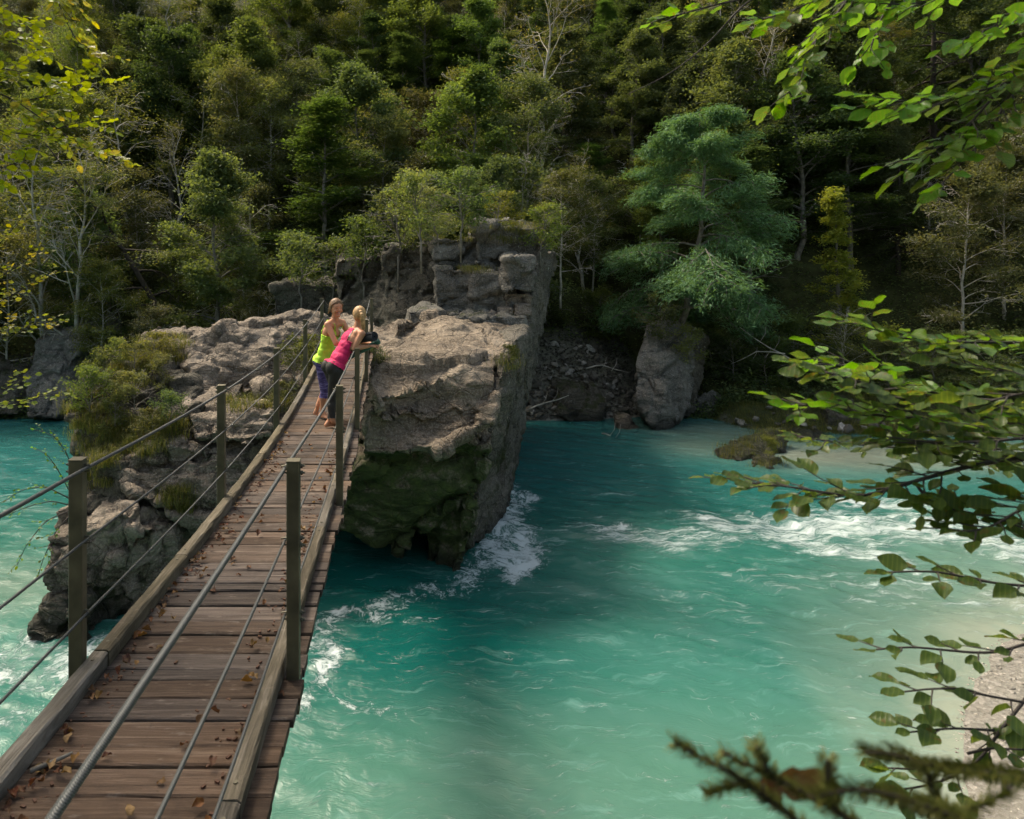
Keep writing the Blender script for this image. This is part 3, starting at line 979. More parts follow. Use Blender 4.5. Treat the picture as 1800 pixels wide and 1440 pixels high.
# --- far bank rocks
for nm, pts, mt, sd, lab, cat in [
    ('boulder', [T(1135, 580, 26.6), T(1155, 562, 27.2), T(1185, 572, 27.2), T(1116, 640, 25.9), T(1118, 700, 25.1), T(1145, 752, 24.6), T(1195, 748, 24.8), T(1216, 700, 25.8), T(1222, 620, 26.8),
                 T(1222, 575, 28), T(1170, 690, 24.7), (10.2, 28.5, -0.4), (10.6, 28.3, 3.6), (11.5, 28.3, 3.3), (11.4, 28, -0.4), (9.6, 24.8, -0.4)], 'rock_grey', 81,
     'tall upright leaf-shaped grey boulder with mossy foot on the far shore below the feathery tree', 'boulder'),
    ('boulder', [T(1196, 600, 27.4), T(1225, 580, 27.6), T(1243, 590, 28), T(1200, 735, 26.2), T(1222, 725, 26.2), T(1236, 660, 27.2), (11.3, 28.8, -0.4), (12.2, 28.6, -0.4), (11.6, 29, 3.2), (12.4, 29, 3.0)], 'rock_dark', 80,
     'narrow dark rock pressed against the right side of the leaf-shaped boulder', 'boulder'),
    ('boulder', [T(976, 695, 26.6), T(1005, 682, 26.6), T(1050, 680, 26.8), T(1066, 705, 26.4), T(1058, 735, 26), T(1000, 742, 25.8), T(975, 722, 26.2), (6.2, 28, -.3), (8.2, 28, -.3), (6.4, 28, 1.2), (8.2, 28, 1.2), (7, 25.9, -.3)],
     'rock_dark', 82, 'blocky dark green-grey boulder at the waterline in front of the rubble slope', 'boulder'),
    ('rock', [T(1085, 735, 25.4), T(1110, 730, 25.4), T(1125, 745, 25.1), T(1118, 762, 24.6), T(1088, 758, 24.7), (8.2, 24.8, -.4), (9, 24.7, -.4), (8.8, 26, -.3), (8.3, 26, .3)],
     'rock_warm', 83, 'small pale rock in the water at the foot of the leaf-shaped boulder', 'rock'),
    ('rock', [T(1252, 790, 21.8), T(1300, 765, 22.4), T(1370, 755, 22.8), T(1388, 765, 22.6), T(1370, 785, 22.0), T(1300, 808, 21.0), T(1262, 806, 21.3), (10.2, 21.5, -.5), (13, 23, -.5), (11.4, 20.9, -.5), (12, 23.5, -.5)],
     'rock_dark', 84, 'long low mossy rock lying in the pale shallows before the far shore', 'rock'),
    ('rock', [T(1315, 800, 21.2), T(1345, 790, 21.3), T(1372, 805, 20.9), T(1350, 822, 20.4), T(1318, 820, 20.5), (11, 20.3, -.4), (12, 20.6, -.4), (11.6, 21.5, -.4)],
     'rock_dark', 85, 'small tufted stone just in front of the long mossy rock', 'rock'),
    ('rock', [T(1220, 705, 26.9), T(1250, 682, 27.2), T(1275, 700, 27), T(1270, 722, 26.6), T(1225, 722, 26.6), (11.8, 26.6, -.3), (13, 26.8, -.3), (12, 28, 0), (13, 28, .6)],
     'rock_grey', 86, 'dark grey rock on the shore just right of the leaf-shaped boulder', 'rock'),
    ('rock', [T(1455, 720, 25.2), T(1500, 700, 25.4), T(1515, 740, 25), T(1500, 770, 24.3), T(1460, 768, 24.4), (15.3, 24.3, -.3), (17, 24.4, -.3), (16, 27, 0), (16.5, 27, 1)],
     'rock_dark', 87, 'brown grey rock at the edge of the grassy far bank behind the beech leaves', 'rock'),
    ('rock', [T(1368, 768, 23.5), T(1440, 752, 24.0), T(1470, 772, 23.6), T(1400, 785, 23.0), (13.4, 23, -.4), (15, 23.6, -.4), (14, 25, -.4), (15, 25, 0.2)],
     'rock_dark', 88, 'flat mossy rock between the long mossy rock and the grassy bank', 'rock'),
    ('rock', [T(60, 600, 27.5), T(128, 575, 28), T(150, 600, 27.6), T(110, 660, 26.7), T(60, 655, 27), (-15, 30, 1), (-12, 30, 1), (-15, 30, 3.5), (-12, 30, 3.6)],
     'rock_grey', 89, 'upper grey rock block in the shade on the far left bank', 'rock'),
    ('rock', [T(40, 660, 27), T(105, 640, 26.8), T(115, 700, 26), T(100, 738, 25.6), T(50, 735, 25.6), (-15, 29, -.3), (-12, 29, -.3), (-15, 29, 2), (-12, 29, 2)],
     'rock_grey', 90, 'lower grey rock block at the waterline on the far left bank', 'rock'),
    ('rock', [T(-60, 640, 27.5), T(20, 650, 27.2), T(30, 730, 26), T(-60, 730, 26), (-18, 30, -.3), (-14, 30, -.3), (-18, 30, 2), (-14, 30, 2)],
     'rock_dark', 91, 'dark rock at the left edge of the far bank below the leafy twigs', 'rock'),
]:
    blk(nm, pts, M[mt], sd, (1.0, 1.0, 1.0), 0.4, 0.06, None, 0.08, moss=(lambda V, N: 0.6 * ss(0.3, 0.9, N[:, 2]) + 0.3 * ss(1.2, 0.2, V[:, 2])) if mt == 'rock_dark' else (lambda V, N: 0.35 * ss(1.6, 0.2, V[:, 2]) + 0.2 * ss(0.5, 1, N[:, 2])))
    tag(bpy.context.scene.collection.objects[-1], lab, cat)

# BVH of everything solid so far, for planting
bv, bf, off = [], [], 0
for V, fc in ROCKS:
    bv.append(V)
    bf += [tuple(i + off for i in f) for f in fc]
    off += len(V)
BV = BVHTree.FromPolygons(np.concatenate(bv).tolist(), bf)
CAM = Vector((0, 0, ZC))


def hitpx(px, py, fallback=None):
    d = (P(px, py, 10) - CAM).normalized()
    h = BV.ray_cast(CAM, d, 60)
    return (h[0], h[1]) if h[0] is not None else (fallback, Vector((0, 0, 1)))


def drop(x, y, top=12):
    h = BV.ray_cast(Vector((x, y, top)), Vector((0, 0, -1)), 20)
    zg = float(zt(np.array([x]), np.array([y]))[0])
    if h[0] is not None and h[0].z > zg:
        return h[0].z, h[1]
    return zg, Vector((0, 0, 1))


# ------------------------------------------------------------------ the footbridge
_hc = np.polyfit([-1, 0.57, 3.33, 6.09, 8.9, 11.8, 14.5, 16.6], [1.74, 1.86, 2.07, 2.263, 2.345, 2.25, 2.084, 1.95], 5)


def dz(y):
    return ZC - float(np.polyval(_hc, y))


def slope(y):
    return (dz(y + .05) - dz(y - .05)) / 0.1


bridge = thing('footbridge', 'narrow plank suspension footbridge with steel posts and cable rails leading to the rocks', 'footbridge', (-1.03, 8, dz(8)))
BO = -bridge.location


def bpart(name, me, parent=None):
    o = link(name, me, parent or bridge)
    if parent is None or parent is bridge:
        o.location = BO
    return o


y = -0.6
rp = np.random.default_rng(21)
while y < 16.4:
    w = rp.choice([0.10, 0.12, 0.145, 0.16, 0.18]) + rp.normal() * 0.006
    g = rp.choice([0.006, 0.008, 0.016])
    yc = y + w / 2
    mb = MB()
    l0, l1 = -1.520 + rp.normal() * 0.012, -0.455 + rp.normal() * 0.012
    th_ = 0.045
    # gently worn, cupped board: several cross sections
    nseg = 9
    xs = np.linspace(l0, l1, nseg)
    prof = [(-0.5, -1), (-0.5, -0.12), (-0.44, 0), (-0.15, -0.03), (0.15, -0.03), (0.44, 0), (0.5, -0.12), (0.5, -1)]
    base_rz = rp.normal() * 0.004
    V = []
    for i, x in enumerate(xs):
        for a, b in prof:
            yy = yc + a * w + (x + 1.03) * base_rz + (rp.normal() * 0.0016 if abs(a) > 0.4 else 0)
            V.append((x, yy, dz(yc) + (yy - yc) * slope(yc) + (b * th_ if b == -1 else b * 0.05) + rp.normal() * 0.0008))
    k = len(prof)
    V = np.array(V)
    V[:, 2] += rp.normal() * 0.0035 + (V[:, 0] + 1.03) * rp.normal() * 0.004
    q = [[i * k + j, i * k + (j + 1) % k, (i + 1) * k + (j + 1) % k, (i + 1) * k + j] for i in range(nseg - 1) for j in range(k)]
    mb.add(V, [np.array(q)[:, ::-1], np.array([list(range(k)), list(range((nseg - 1) * k, nseg * k))[::-1]])])
    bpart('plank', mb.mesh('plank', [M['plank']]))
    y += w + g


def kerb(x0, x1, off):
    y = -0.6 + off
    while y < 16.3:
        L = 1.15 + rp.random() * 0.35
        e = min(y + L, 16.4)
        n = 12
        V = []
        b = 0.010
        prof = [(x0, 0.002), (x0, 0.072), (x0 + b, 0.082), (x1 - b, 0.082), (x1, 0.072), (x1, 0.002)]
        for i in range(n):
            yy = y + 0.004 + (e - y - 0.008) * i / (n - 1)
            for a, h in prof:
                V.append((a + rp.normal() * 0.0018, yy, dz(yy) + h + (rp.normal() * 0.0018 if h > 0.01 else 0)))
        k = len(prof)
        q = [[i * k + j, (i + 1) * k + j, (i + 1) * k + (j + 1) % k, i * k + (j + 1) % k] for i in range(n - 1) for j in range(k)]
        mb = MB()
        mb.add(V, [np.array(q), np.array([list(range(k)), list(range((n - 1) * k, n * k))[::-1]])])
        o = bpart('kerb_beam', mb.mesh('kerb_beam', [M['kerb']]))
        mb = MB()
        for yy in (y + 0.09, e - 0.09):
            c = ((x0 + x1) / 2, yy, dz(yy) + 0.082)
            mb.tube([(c[0], c[1], c[2] - 0.01), (c[0], c[1], c[2] + 0.004)], 0.009, 8)
        s = link('bolt', mb.mesh('bolt', [M['bolt']]), o)
        y = e


kerb(-1.512, -1.432, 0)
kerb(-0.612, -0.540, 0.3)
for x0, x1 in ((-1.50, -1.42), (-0.60, -0.52)):
    mb = MB()
    V = []
    for i in range(40):
        yy = -0.6 + 17.0 * i / 39
        for a, h in ((x0, -0.05), (x1, -0.05), (x1, -0.17), (x0, -0.17)):
            V.append((a, yy, dz(yy) + h))
    mb.add(V, np.array([[i * 4 + j, i * 4 + (j + 1) % 4, (i + 1) * 4 + (j + 1) % 4, (i + 1) * 4 + j] for i in range(39) for j in range(4)]))
    bpart('stringer', mb.mesh('stringer', [M['kerb']]))

POSTY = [0.57, 3.33, 6.09, 8.93, 11.8, 14.5]
CH = (1.015, 0.665, 0.305)
for yy in POSTY:
    for side, xc, xin in ((-1, -1.547, 1), (1, -0.491, -1)):
        mb = MB()
        z0 = dz(yy)
        zb = z0 - (0.16 if side > 0 and abs(yy - 3.33) < 0.1 else 0.12) if side < 0 or abs(yy - 3.33) < 0.1 else z0 - 0.02
        t = 1.055
        yq = yy - (0.02 if side > 0 else 0)
        mb.box((xc, yq, (z0 + t + zb) / 2), (0.062 if side > 0 else 0.068, 0.056, z0 + t - zb), bev=0.004)
        po = bpart('post', mb.mesh('post', [M['post']]))
        mb = MB()
        mb.box((xc, yq, z0 + t + 0.003), (0.066 if side > 0 else 0.072, 0.060, 0.006), bev=0.001)
        link('post_cap', mb.mesh('post_cap', [M['post']]), po)
        for h in CH:
            mb = MB()
            cx = xc + xin * 0.045
            # U-bolt round the cable plus nuts on the outer face
            pts = [(cx - xin * 0.012, yq, z0 + h + 0.017), (cx + xin * 0.012, yq, z0 + h + 0.015), (cx + xin * 0.017, yq, z0 + h), (cx + xin * 0.012, yq, z0 + h - 0.015), (cx - xin * 0.012, yq, z0 + h - 0.017)]
            mb.tube(pts, 0.0045, 5)
            for dq in (0.017, -0.017):
                ox = xc - xin * 0.034
                mb.tube([(ox, yq, z0 + h + dq), (ox - xin * 0.010, yq, z0 + h + dq)], 0.011, 6)
                mb.tube([(ox - xin * 0.010, yq, z0 + h + dq), (ox - xin * 0.021, yq, z0 + h + dq)], 0.0055, 6)
            link('clamp', mb.mesh('clamp', [M['bolt']]), po)
for side, xc in ((-1, -1.502), (1, -0.534)):
    for k, h in enumerate(CH):
        mb = MB()
        pts = [(xc, -1.9, dz(-1) + h + 0.12)]
        Y = POSTY + [17.2]
        for a, b in zip(Y[:-1], Y[1:]):
            za, zb = dz(a) + h, (dz(b) + h if b < 17 else dz(16.5) + h * 0.35)
            for i in range(8):
                u = i / 8
                pts.append((xc, a + (b - a) * u, za + (zb - za) * u - 0.012 * math.sin(math.pi * u)))
        pts.append((xc, 17.2, dz(16.5) + h * 0.35))
        mb.tube(pts, 0.0098 if k == 0 else 0.0066, 8)
        bpart('cable', mb.mesh('cable', [M['cable']], smooth=True))


# ------------------------------------------------------------------ leaf meshes
def leaf_mesh(name, L, W, mat, seed, curl=0.15, fold=0.25, wave=0.04, tip=0.9):
    r = np.random.default_rng(seed)
    n = 7
    V, Fq = [], []
    for i in range(n + 1):
        t = i / n
        w = W * 0.5 * (math.sin(math.pi * t ** tip) ** 0.8 if 0 < t < 1 else 0.0) * (1 + 0.05 * r.normal())
        zc = curl * L * (t - t * t * 1.6) + 0.0
        for s in (-1, -0.5, 0, 0.5, 1):
            V.append((t * L, s * w, zc + abs(s) * w * fold + wave * L * math.sin(t * 9 + s * 2 + seed) * abs(s)))
    for i in range(n):
        for j in range(4):
            a = i * 5 + j
            Fq.append((a, a + 5, a + 6, a + 1))
    return mesh_np(name, V, np.array(Fq), [mat], smooth=True)


LM = {
    'near': [leaf_mesh('beech_leaf', 0.078, 0.050, M['leaf_near'], s, -0.15 + 0.12 * s / 3, 0.1 + 0.07 * s) for s in range(6)],
    'yellow': [leaf_mesh('yellow_leaf', 0.066, 0.044, M['leaf_yellow'], s + 10, -0.12, 0.15 + 0.05 * s) for s in range(5)],
    'dead': [leaf_mesh('dry_leaf', 0.062, 0.042, M['dead_leaf'], s + 20, 0.35 - 0.1 * s, 0.25 + 0.22 * s, 0.12) for s in range(6)],
}

# dry leaves lying on the deck
def dry_leaf(x, y, z, lab, grp, s=1.0):
    o = link('fallen_leaf', LM['dead'][rp.integers(6)], None, (x, y, z))
    o.rotation_euler = (rp.normal() * 0.35, rp.normal() * 0.35, rp.random() * 6.28)
    o.scale = [s * (0.48 + 0.45 * rp.random())] * 3
    tag(o, lab, 'leaf', grp)


for i in range(150):
    y = 0.9 + 8.0 * rp.random() ** 1.35
    dry_leaf(-1.415 + abs(rp.normal()) * 0.075, y, dz(y) + 0.014 + 0.012 * rp.random(), 'curled dry brown leaf lying along the left kerb of the bridge deck', 'dry leaves along the left kerb')
for i in range(85):
    y = 0.9 + 8.5 * rp.random() ** 1.3
    dry_leaf(-0.63 - abs(rp.normal()) * 0.06, y, dz(y) + 0.014 + 0.012 * rp.random(), 'curled dry brown leaf lying along the right kerb of the bridge deck', 'dry leaves along the right kerb')
for i in range(48):
    y = 0.9 + 8.0 * rp.random() ** 1.2
    dry_leaf(-1.03 + rp.normal() * 0.2, y, dz(y) + 0.012, 'single dry brown leaf lying in the middle of the bridge deck', 'dry leaves in the middle of the deck')
mb = MB()
for i in range(520):
    y = 0.8 + 7.5 * rp.random() ** 1.2
    x = np.clip(-1.41 + abs(rp.normal()) * 0.10 if rp.random() < .6 else (-0.64 - abs(rp.normal()) * 0.08), -1.41, -0.63)
    s = 0.003 + 0.006 * rp.random()
    mb.box((x, y, dz(y) + s * 0.4), (s * 2.5, s * 1.2, s), rz=rp.random() * 3.1)
tag(link('litter', mb.mesh('litter', [M['dead_leaf']])), 'bits of bark and soil gathered along the kerbs of the deck', kind='stuff')
mb = MB()
mb.tube([(-1.40, 2.62, dz(2.62) + 0.02), (-1.33, 2.68, dz(2.68) + 0.022), (-1.29, 2.73, dz(2.73) + 0.018)], [0.010, 0.008, 0.006], 7)
tag(link('twig', mb.mesh('twig', [M['bark_grey']], True)), 'short thick broken twig by the left kerb at the near end of the deck', 'twig')

# ------------------------------------------------------------------ people
M['skin'] = mat_plain('skin', (0.50, 0.245, 0.135), 0.5, 0, 0.08, 6)
M['hair_brown'] = mat_plain('hair_brown', (0.17, 0.10, 0.05), 0.5, 0, 0.5, 40, 0.004)
M['hair_blond'] = mat_plain('hair_blond', (0.40, 0.25, 0.11), 0.5, 0, 0.45, 40, 0.004)
M['lime'] = mat_plain('lime_cotton', (0.44, 0.72, 0.05), 0.75, 0, 0.08, 10, 0.004)
M['pink'] = mat_plain('pink_cotton', (0.52, 0.012, 0.10), 0.75, 0, 0.08, 10, 0.004)
M['black_cloth'] = mat_plain('black_jersey', (0.020, 0.019, 0.017), 0.7, 0, 0.15, 10, 0.003)
_m = NT('purple_print')
_w = _m.noise(_m.mapv(_m.obj(), (6, 6, 34)), 1.5, 4, 0.6, 1.0)
M['purple'] = _m.fin(_m.ramp(_w, [(0.42, (0.035, 0.025, 0.10)), (0.52, (0.075, 0.055, 0.19)), (0.64, (0.19, 0.17, 0.36))]), 0.75)
M['white'] = mat_plain('white_cloth', (0.75, 0.72, 0.68), 0.7)
M['eye'] = mat_plain('dark_eye', (0.02, 0.014, 0.01), 0.3)
M['lip'] = mat_plain('lips', (0.38, 0.10, 0.08), 0.5)
M['mat_dark'] = mat_plain('mat_foam_dark', (0.022, 0.028, 0.034), 0.7, 0, 0.15, 20)
M['mat_teal'] = mat_plain('mat_foam_teal', (0.035, 0.115, 0.095), 0.7, 0, 0.15, 20)


def capsule(bm, a, b, ra, rb, seg=14, rings=5):
    a, b = Vector(a), Vector(b)
    ax = (b - a)
    L = ax.length
    if L < 1e-6:
        ax = Vector((0, 0, 1))
    q = ax.to_track_quat('Z', 'Y')
    rows = []
    for i in range(rings + 1):
        t = -math.pi / 2 + (math.pi / 2) * i / rings
        rows.append((ra * math.sin(t), ra * math.cos(t)))
    for i in range(rings + 1):
        t = (math.pi / 2) * i / rings
        rows.append((L + rb * math.sin(t), rb * math.cos(t)))
    vs_ = []
    for z, r in rows[1:-1]:
        vs_.append([bm.verts.new(a + q @ Vector((r * math.cos(k / seg * 2 * math.pi), r * math.sin(k / seg * 2 * math.pi), z))) for k in range(seg)])
    lo = bm.verts.new(a + q @ Vector((0, 0, rows[0][0])))
    hi = bm.verts.new(a + q @ Vector((0, 0, rows[-1][0])))
    for r0, r1 in zip(vs_[:-1], vs_[1:]):
        for k in range(seg):
            bm.faces.new((r0[k], r0[(k + 1) % seg], r1[(k + 1) % seg], r1[k]))
    for k in range(seg):
        bm.faces.new((lo, vs_[0][(k + 1) % seg], vs_[0][k]))
        bm.faces.new((hi, vs_[-1][k], vs_[-1][(k + 1) % seg]))


def ellip(bm, c, axes, rad, seg=20, rings=12, fn=None):
    """axes: 3 unit vectors; rad: 3 radii"""
    c = Vector(c)
    A = [Vector(a) for a in axes]
    rows = []
    for i in range(1, rings):
        ph = math.pi * i / rings - math.pi / 2
        row = []
        for k in range(seg):
            th_ = 2 * math.pi * k / seg
            u = [math.cos(ph) * math.cos(th_), math.cos(ph) * math.sin(th_), math.sin(ph)]
            if fn:
                u = fn(u)
            row.append(bm.verts.new(c + A[0] * (u[0] * rad[0]) + A[1] * (u[1] * rad[1]) + A[2] * (u[2] * rad[2])))
        rows.append(row)
    ul, uh = [0, 0, -1], [0, 0, 1]
    if fn:
        ul, uh = fn(ul), fn(uh)
    lo = bm.verts.new(c + A[0] * (ul[0] * rad[0]) + A[2] * (ul[2] * rad[2]))
    hi = bm.verts.new(c + A[0] * (uh[0] * rad[0]) + A[2] * (uh[2] * rad[2]))
    for r0, r1 in zip(rows[:-1], rows[1:]):
        for k in range(seg):
            bm.faces.new((r0[k], r0[(k + 1) % seg], r1[(k + 1) % seg], r1[k]))
    for k in range(seg):
        bm.faces.new((lo, rows[0][(k + 1) % seg], rows[0][k]))
        bm.faces.new((hi, rows[-1][k], rows[-1][(k + 1) % seg]))


def bm_mesh(bm, name='tmp'):
    bmesh.ops.recalc_face_normals(bm, faces=bm.faces)
    me = bpy.data.meshes.new(name)
    bm.to_mesh(me)
    bm.free()
    return me


def mini(name, fn, mat, parent, smooth=True):
    bm = bmesh.new()
    fn(bm)
    me = bm_mesh(bm, name)
    me.materials.append(mat)
    if smooth:
        me.polygons.foreach_set('use_smooth', np.ones(len(me.polygons), bool))
    o = link(name, me, parent)
    o.location = -parent.location
    return o


def hand(bm, wrist, d, up, curl=0.7):
    """palm and five bent fingers; d = hand direction, up = back of hand"""
    w, d, up = Vector(wrist), Vector(d).normalized(), Vector(up)
    sd = d.cross(up).normalized()
    up = sd.cross(d).normalized()
    for k in (-1, 0, 1):
        capsule(bm, w + sd * 0.018 * k, w + d * 0.075 + sd * 0.026 * k, 0.015, 0.013, 8, 3)
    for k, L in zip((-1.5, -0.5, 0.5, 1.5), (0.052, 0.066, 0.072, 0.062)):
        a = w + d * 0.08 + sd * 0.019 * k
        b = a + (d * math.cos(curl * .6) - up * math.sin(curl * .6)) * L * 0.5
        c = b + (d * math.cos(curl * 1.6) - up * math.sin(curl * 1.6)) * L * 0.5
        capsule(bm, a, b, 0.0095, 0.0085, 7, 2)
        capsule(bm, b, c, 0.0085, 0.0070, 7, 2)
    a = w + d * 0.02 + sd * 0.03
    b = a + d * 0.035 + sd * 0.022 - up * 0.01
    capsule(bm, a, b, 0.012, 0.0105, 7, 2)
    capsule(bm, b, b + d * 0.028 - up * 0.012, 0.0105, 0.008, 7, 2)


def foot(bm, ankle, d, heel_up=0.0):
    a, d = Vector(ankle), Vector(d).normalized()
    s = Vector((0, 0, 1)).cross(d).normalized() if abs(d.z) < 0.9 else Vector((1, 0, 0))
    up = d.cross(s).normalized()
    h = a - d * 0.045 - up * 0.045
    capsule(bm, h, a, 0.030, 0.034, 10, 4)
    capsule(bm, h + d * 0.01, h + d * 0.15 + up * -0.004, 0.028, 0.020, 10, 4)
    capsule(bm, a + d * 0.02, h + d * 0.14 + s * 0.012, 0.032, 0.018, 10, 4)
    capsule(bm, h + d * 0.03, h + d * 0.15 - s * 0.022 + up * -0.006, 0.024, 0.018, 10, 4)
    for k, L in zip((-2, -1, 0, 1, 2), (0.022, 0.026, 0.03, 0.034, 0.038)):
        b = h + d * 0.155 + s * 0.0165 * k - up * 0.008
        capsule(bm, b, b + d * L, 0.0095, 0.008 + 0.001 * k, 7, 2)


def head(bm, c, f, up, smile=True):
    c, f = Vector(c), Vector(f).normalized()
    r = f.cross(Vector(up)).normalized()
    u = r.cross(f).normalized()

    def fn(p):
        x, y, z = p          # x right, y forward, z up
        j = max(0, -z)
        return [x * (1 - 0.30 * j ** 1.4), y * (1 - 0.10 * j) + (0.10 * j if y > 0 else -0.25 * j * y * 0), z * (1.05 if z < 0 else 1)]
    ellip(bm, c, (r, f, u), (0.080, 0.095, 0.112), 24, 16, fn)
    capsule(bm, c + f * 0.082 + u * 0.012, c + f * 0.104 - u * 0.018, 0.008, 0.0125, 8, 3)      # nose
    capsule(bm, c + f * 0.100 - u * 0.022 - r * 0.009, c + f * 0.100 - u * 0.022 + r * 0.009, 0.009, 0.009, 8, 3)
    capsule(bm, c + f * 0.076 - u * 0.094 - r * 0.012, c + f * 0.076 - u * 0.094 + r * 0.012, 0.018, 0.018, 8, 3)      # chin
    for s in (-1, 1):
        capsule(bm, c + f * 0.072 - u * 0.028 + r * 0.042 * s, c + f * 0.062 - u * 0.040 + r * 0.048 * s, 0.020, 0.018, 8, 3)     # cheeks
        capsule(bm, c + f * 0.083 + u * 0.030 + r * 0.014 * s, c + f * 0.070 + u * 0.030 + r * 0.046 * s, 0.011, 0.010, 8, 3)    # brows
        capsule(bm, c + r * 0.072 * s - f * 0.004 + u * 0.014, c + r * 0.074 * s - f * 0.002 - u * 0.022, 0.012, 0.008, 8, 3)      # ears
    return r, f, u


def body_mesh(build, voxel=0.0085):
    bm = bmesh.new()
    build(bm)
    return voxelise(bm_mesh(bm), voxel, 2)


def garment(name, me, pred, off, mat, parent, wob=0.0, smooth=True):
    """a layer of cloth lying on the body surface"""
    V, N = get_vn(me)
    keep = pred(V, N)
    wv_ = off + wob * (fbm(V * 9, 3))
    bm = bmesh.new()
    bm.from_mesh(me)
    bm.verts.ensure_lookup_table()
    dele = [v for v in bm.verts if not keep[v.index]]
    for v in bm.verts:
        v.co = Vector(V[v.index] + N[v.index] * wv_[v.index])
    bmesh.ops.delete(bm, geom=dele, context='VERTS')
    # turned hem: extrude boundary inwards
    be = [e for e in bm.edges if e.is_boundary]
    r = bmesh.ops.extrude_edge_only(bm, edges=be)
    for v in [g for g in r['geom'] if isinstance(g, bmesh.types.BMVert)]:
        v.co -= v.normal * (off * 1.2)
    m2 = bpy.data.meshes.new(name)
    bm.to_mesh(m2)
    bm.free()
    m2.materials.clear()
    m2.materials.append(mat)
    m2.polygons.foreach_set('use_smooth', np.ones(len(m2.polygons), bool))
    o = link(name, m2, parent)
    o.location = -parent.location
    return o


def seg_dist(V, a, b):
    a, b = np.array(a), np.array(b)
    d = b - a
    t = ((V - a) @ d) / (d @ d)
    tc = np.clip(t, 0, 1)
    return np.linalg.norm(V - (a + tc[:, None] * d), axis=1), t


def make_person(name, label, J, build_extra, spec):
    loc = Vector(spec['loc'])
    root = thing(name, label, 'person', loc)
    Fv = Vector(spec['F']).normalized()
    Rv = Vector((Fv.y, -Fv.x, 0)).normalized()

    def build(bm):
        h, w, c, n = [Vector(J[k]) for k in ('hip', 'waist', 'chest', 'neck')]
        spine = (n - h).normalized()
        fwd = (Fv - spine * Fv.dot(spine)).normalized()
        ellip(bm, h, (Rv, fwd, spine), (0.165, 0.118, 0.12))
        for s in (-1, 1):
            ellip(bm, h + Rv * 0.07 * s - fwd * 0.055 - spine * 0.02, (Rv, fwd, spine), (0.085, 0.085, 0.095))
        ellip(bm, h.lerp(w, 0.55), (Rv, fwd, spine), (0.140, 0.098, 0.13))
        ellip(bm, w, (Rv, fwd, spine), (0.118, 0.085, 0.14))
        ellip(bm, w.lerp(c, 0.5), (Rv, fwd, spine), (0.128, 0.092, 0.12))
        ellip(bm, c, (Rv, fwd, spine), (0.145, 0.100, 0.13))
        for s in (-1, 1):
            ellip(bm, c + Rv * 0.062 * s + fwd * 0.062 - spine * 0.015, (Rv, fwd, spine), (0.058, 0.055, 0.055))
        capsule(bm, Vector(J['shR']), Vector(J['shL']), 0.048, 0.048)
        capsule(bm, c.lerp(n, 0.6) + Rv * 0.07, c.lerp(n, 0.6) - Rv * 0.07, 0.070, 0.070)
        capsule(bm, n, Vector(J['shR']), 0.045, 0.05)
        capsule(bm, n, Vector(J['shL']), 0.045, 0.05)
        capsule(bm, c, n, 0.08, 0.055)
        capsule(bm, n, Vector(J['head']) - Vector((0, 0, 0.03)), 0.052, 0.046)
        for s in ('R', 'L'):
            capsule(bm, J['sh' + s], J['el' + s], 0.047, 0.036)
            capsule(bm, J['el' + s], J['wr' + s], 0.037, 0.024)
            hp = h + Rv * (0.085 if s == 'R' else -0.085) - spine * 0.04
            capsule(bm, hp, J['kn' + s], 0.088, 0.054)
            kn, an = Vector(J['kn' + s]), Vector(J['an' + s])
            capsule(bm, kn, kn.lerp(an, 0.35), 0.053, 0.051)
            capsule(bm, kn.lerp(an, 0.3) - fwd * 0.012, an, 0.052, 0.031)
            hand(bm, J['wr' + s], Vector(J['hd' + s]), Vector(J.get('up' + s, (0, 0, 1))), 0.9)
            foot(bm, J['an' + s], J['ft' + s])
        head(bm, J['head'], J['face'], (0, 0, 1))
    me = body_mesh(build)
    me.materials.clear()
    me.materials.append(M['skin'])
    me.polygons.foreach_set('use_smooth', np.ones(len(me.polygons), bool))
    b = link('body', me, root)
    b.location = -loc
    build_extra(root, me, J, Fv, Rv)
    return root


def in_torso(V, J):
    d1, t = seg_dist(V, J['hip'], J['neck'])
    return t


def cloth_masks(V, J, Fv, Rv):
    """distance to arms vs torso, height along spine, lateral and forward coordinate"""
    h, n = np.array(J['hip']), np.array(J['neck'])
    ax = (n - h) / np.linalg.norm(n - h)
    s = (V - h) @ ax
    L = np.linalg.norm(n - h)
    cen = h + np.clip(s, -0.2, L)[:, None] * ax
    # follow the curved spine
    for a, b in (('hip', 'waist'), ('waist', 'chest'), ('chest', 'neck')):
        pass
    lat = (V - cen) @ np.array(Rv)
    fw = (V - cen) @ np.array(Fv)
    arm = np.minimum.reduce([seg_dist(V, J['sh' + k], J['el' + k])[0] for k in 'RL'])
    fore = np.minimum.reduce([seg_dist(V, J['el' + k], J['wr' + k])[0] for k in 'RL'])
    hnd = np.minimum.reduce([np.linalg.norm(V - np.array(J['wr' + k]), axis=1) for k in 'RL'])
    leg = np.minimum.reduce([seg_dist(V, J['hip'], J['kn' + k])[0] for k in 'RL'])
    return s, L, lat, fw, arm, fore, hnd, leg


DK = dz(9.0)
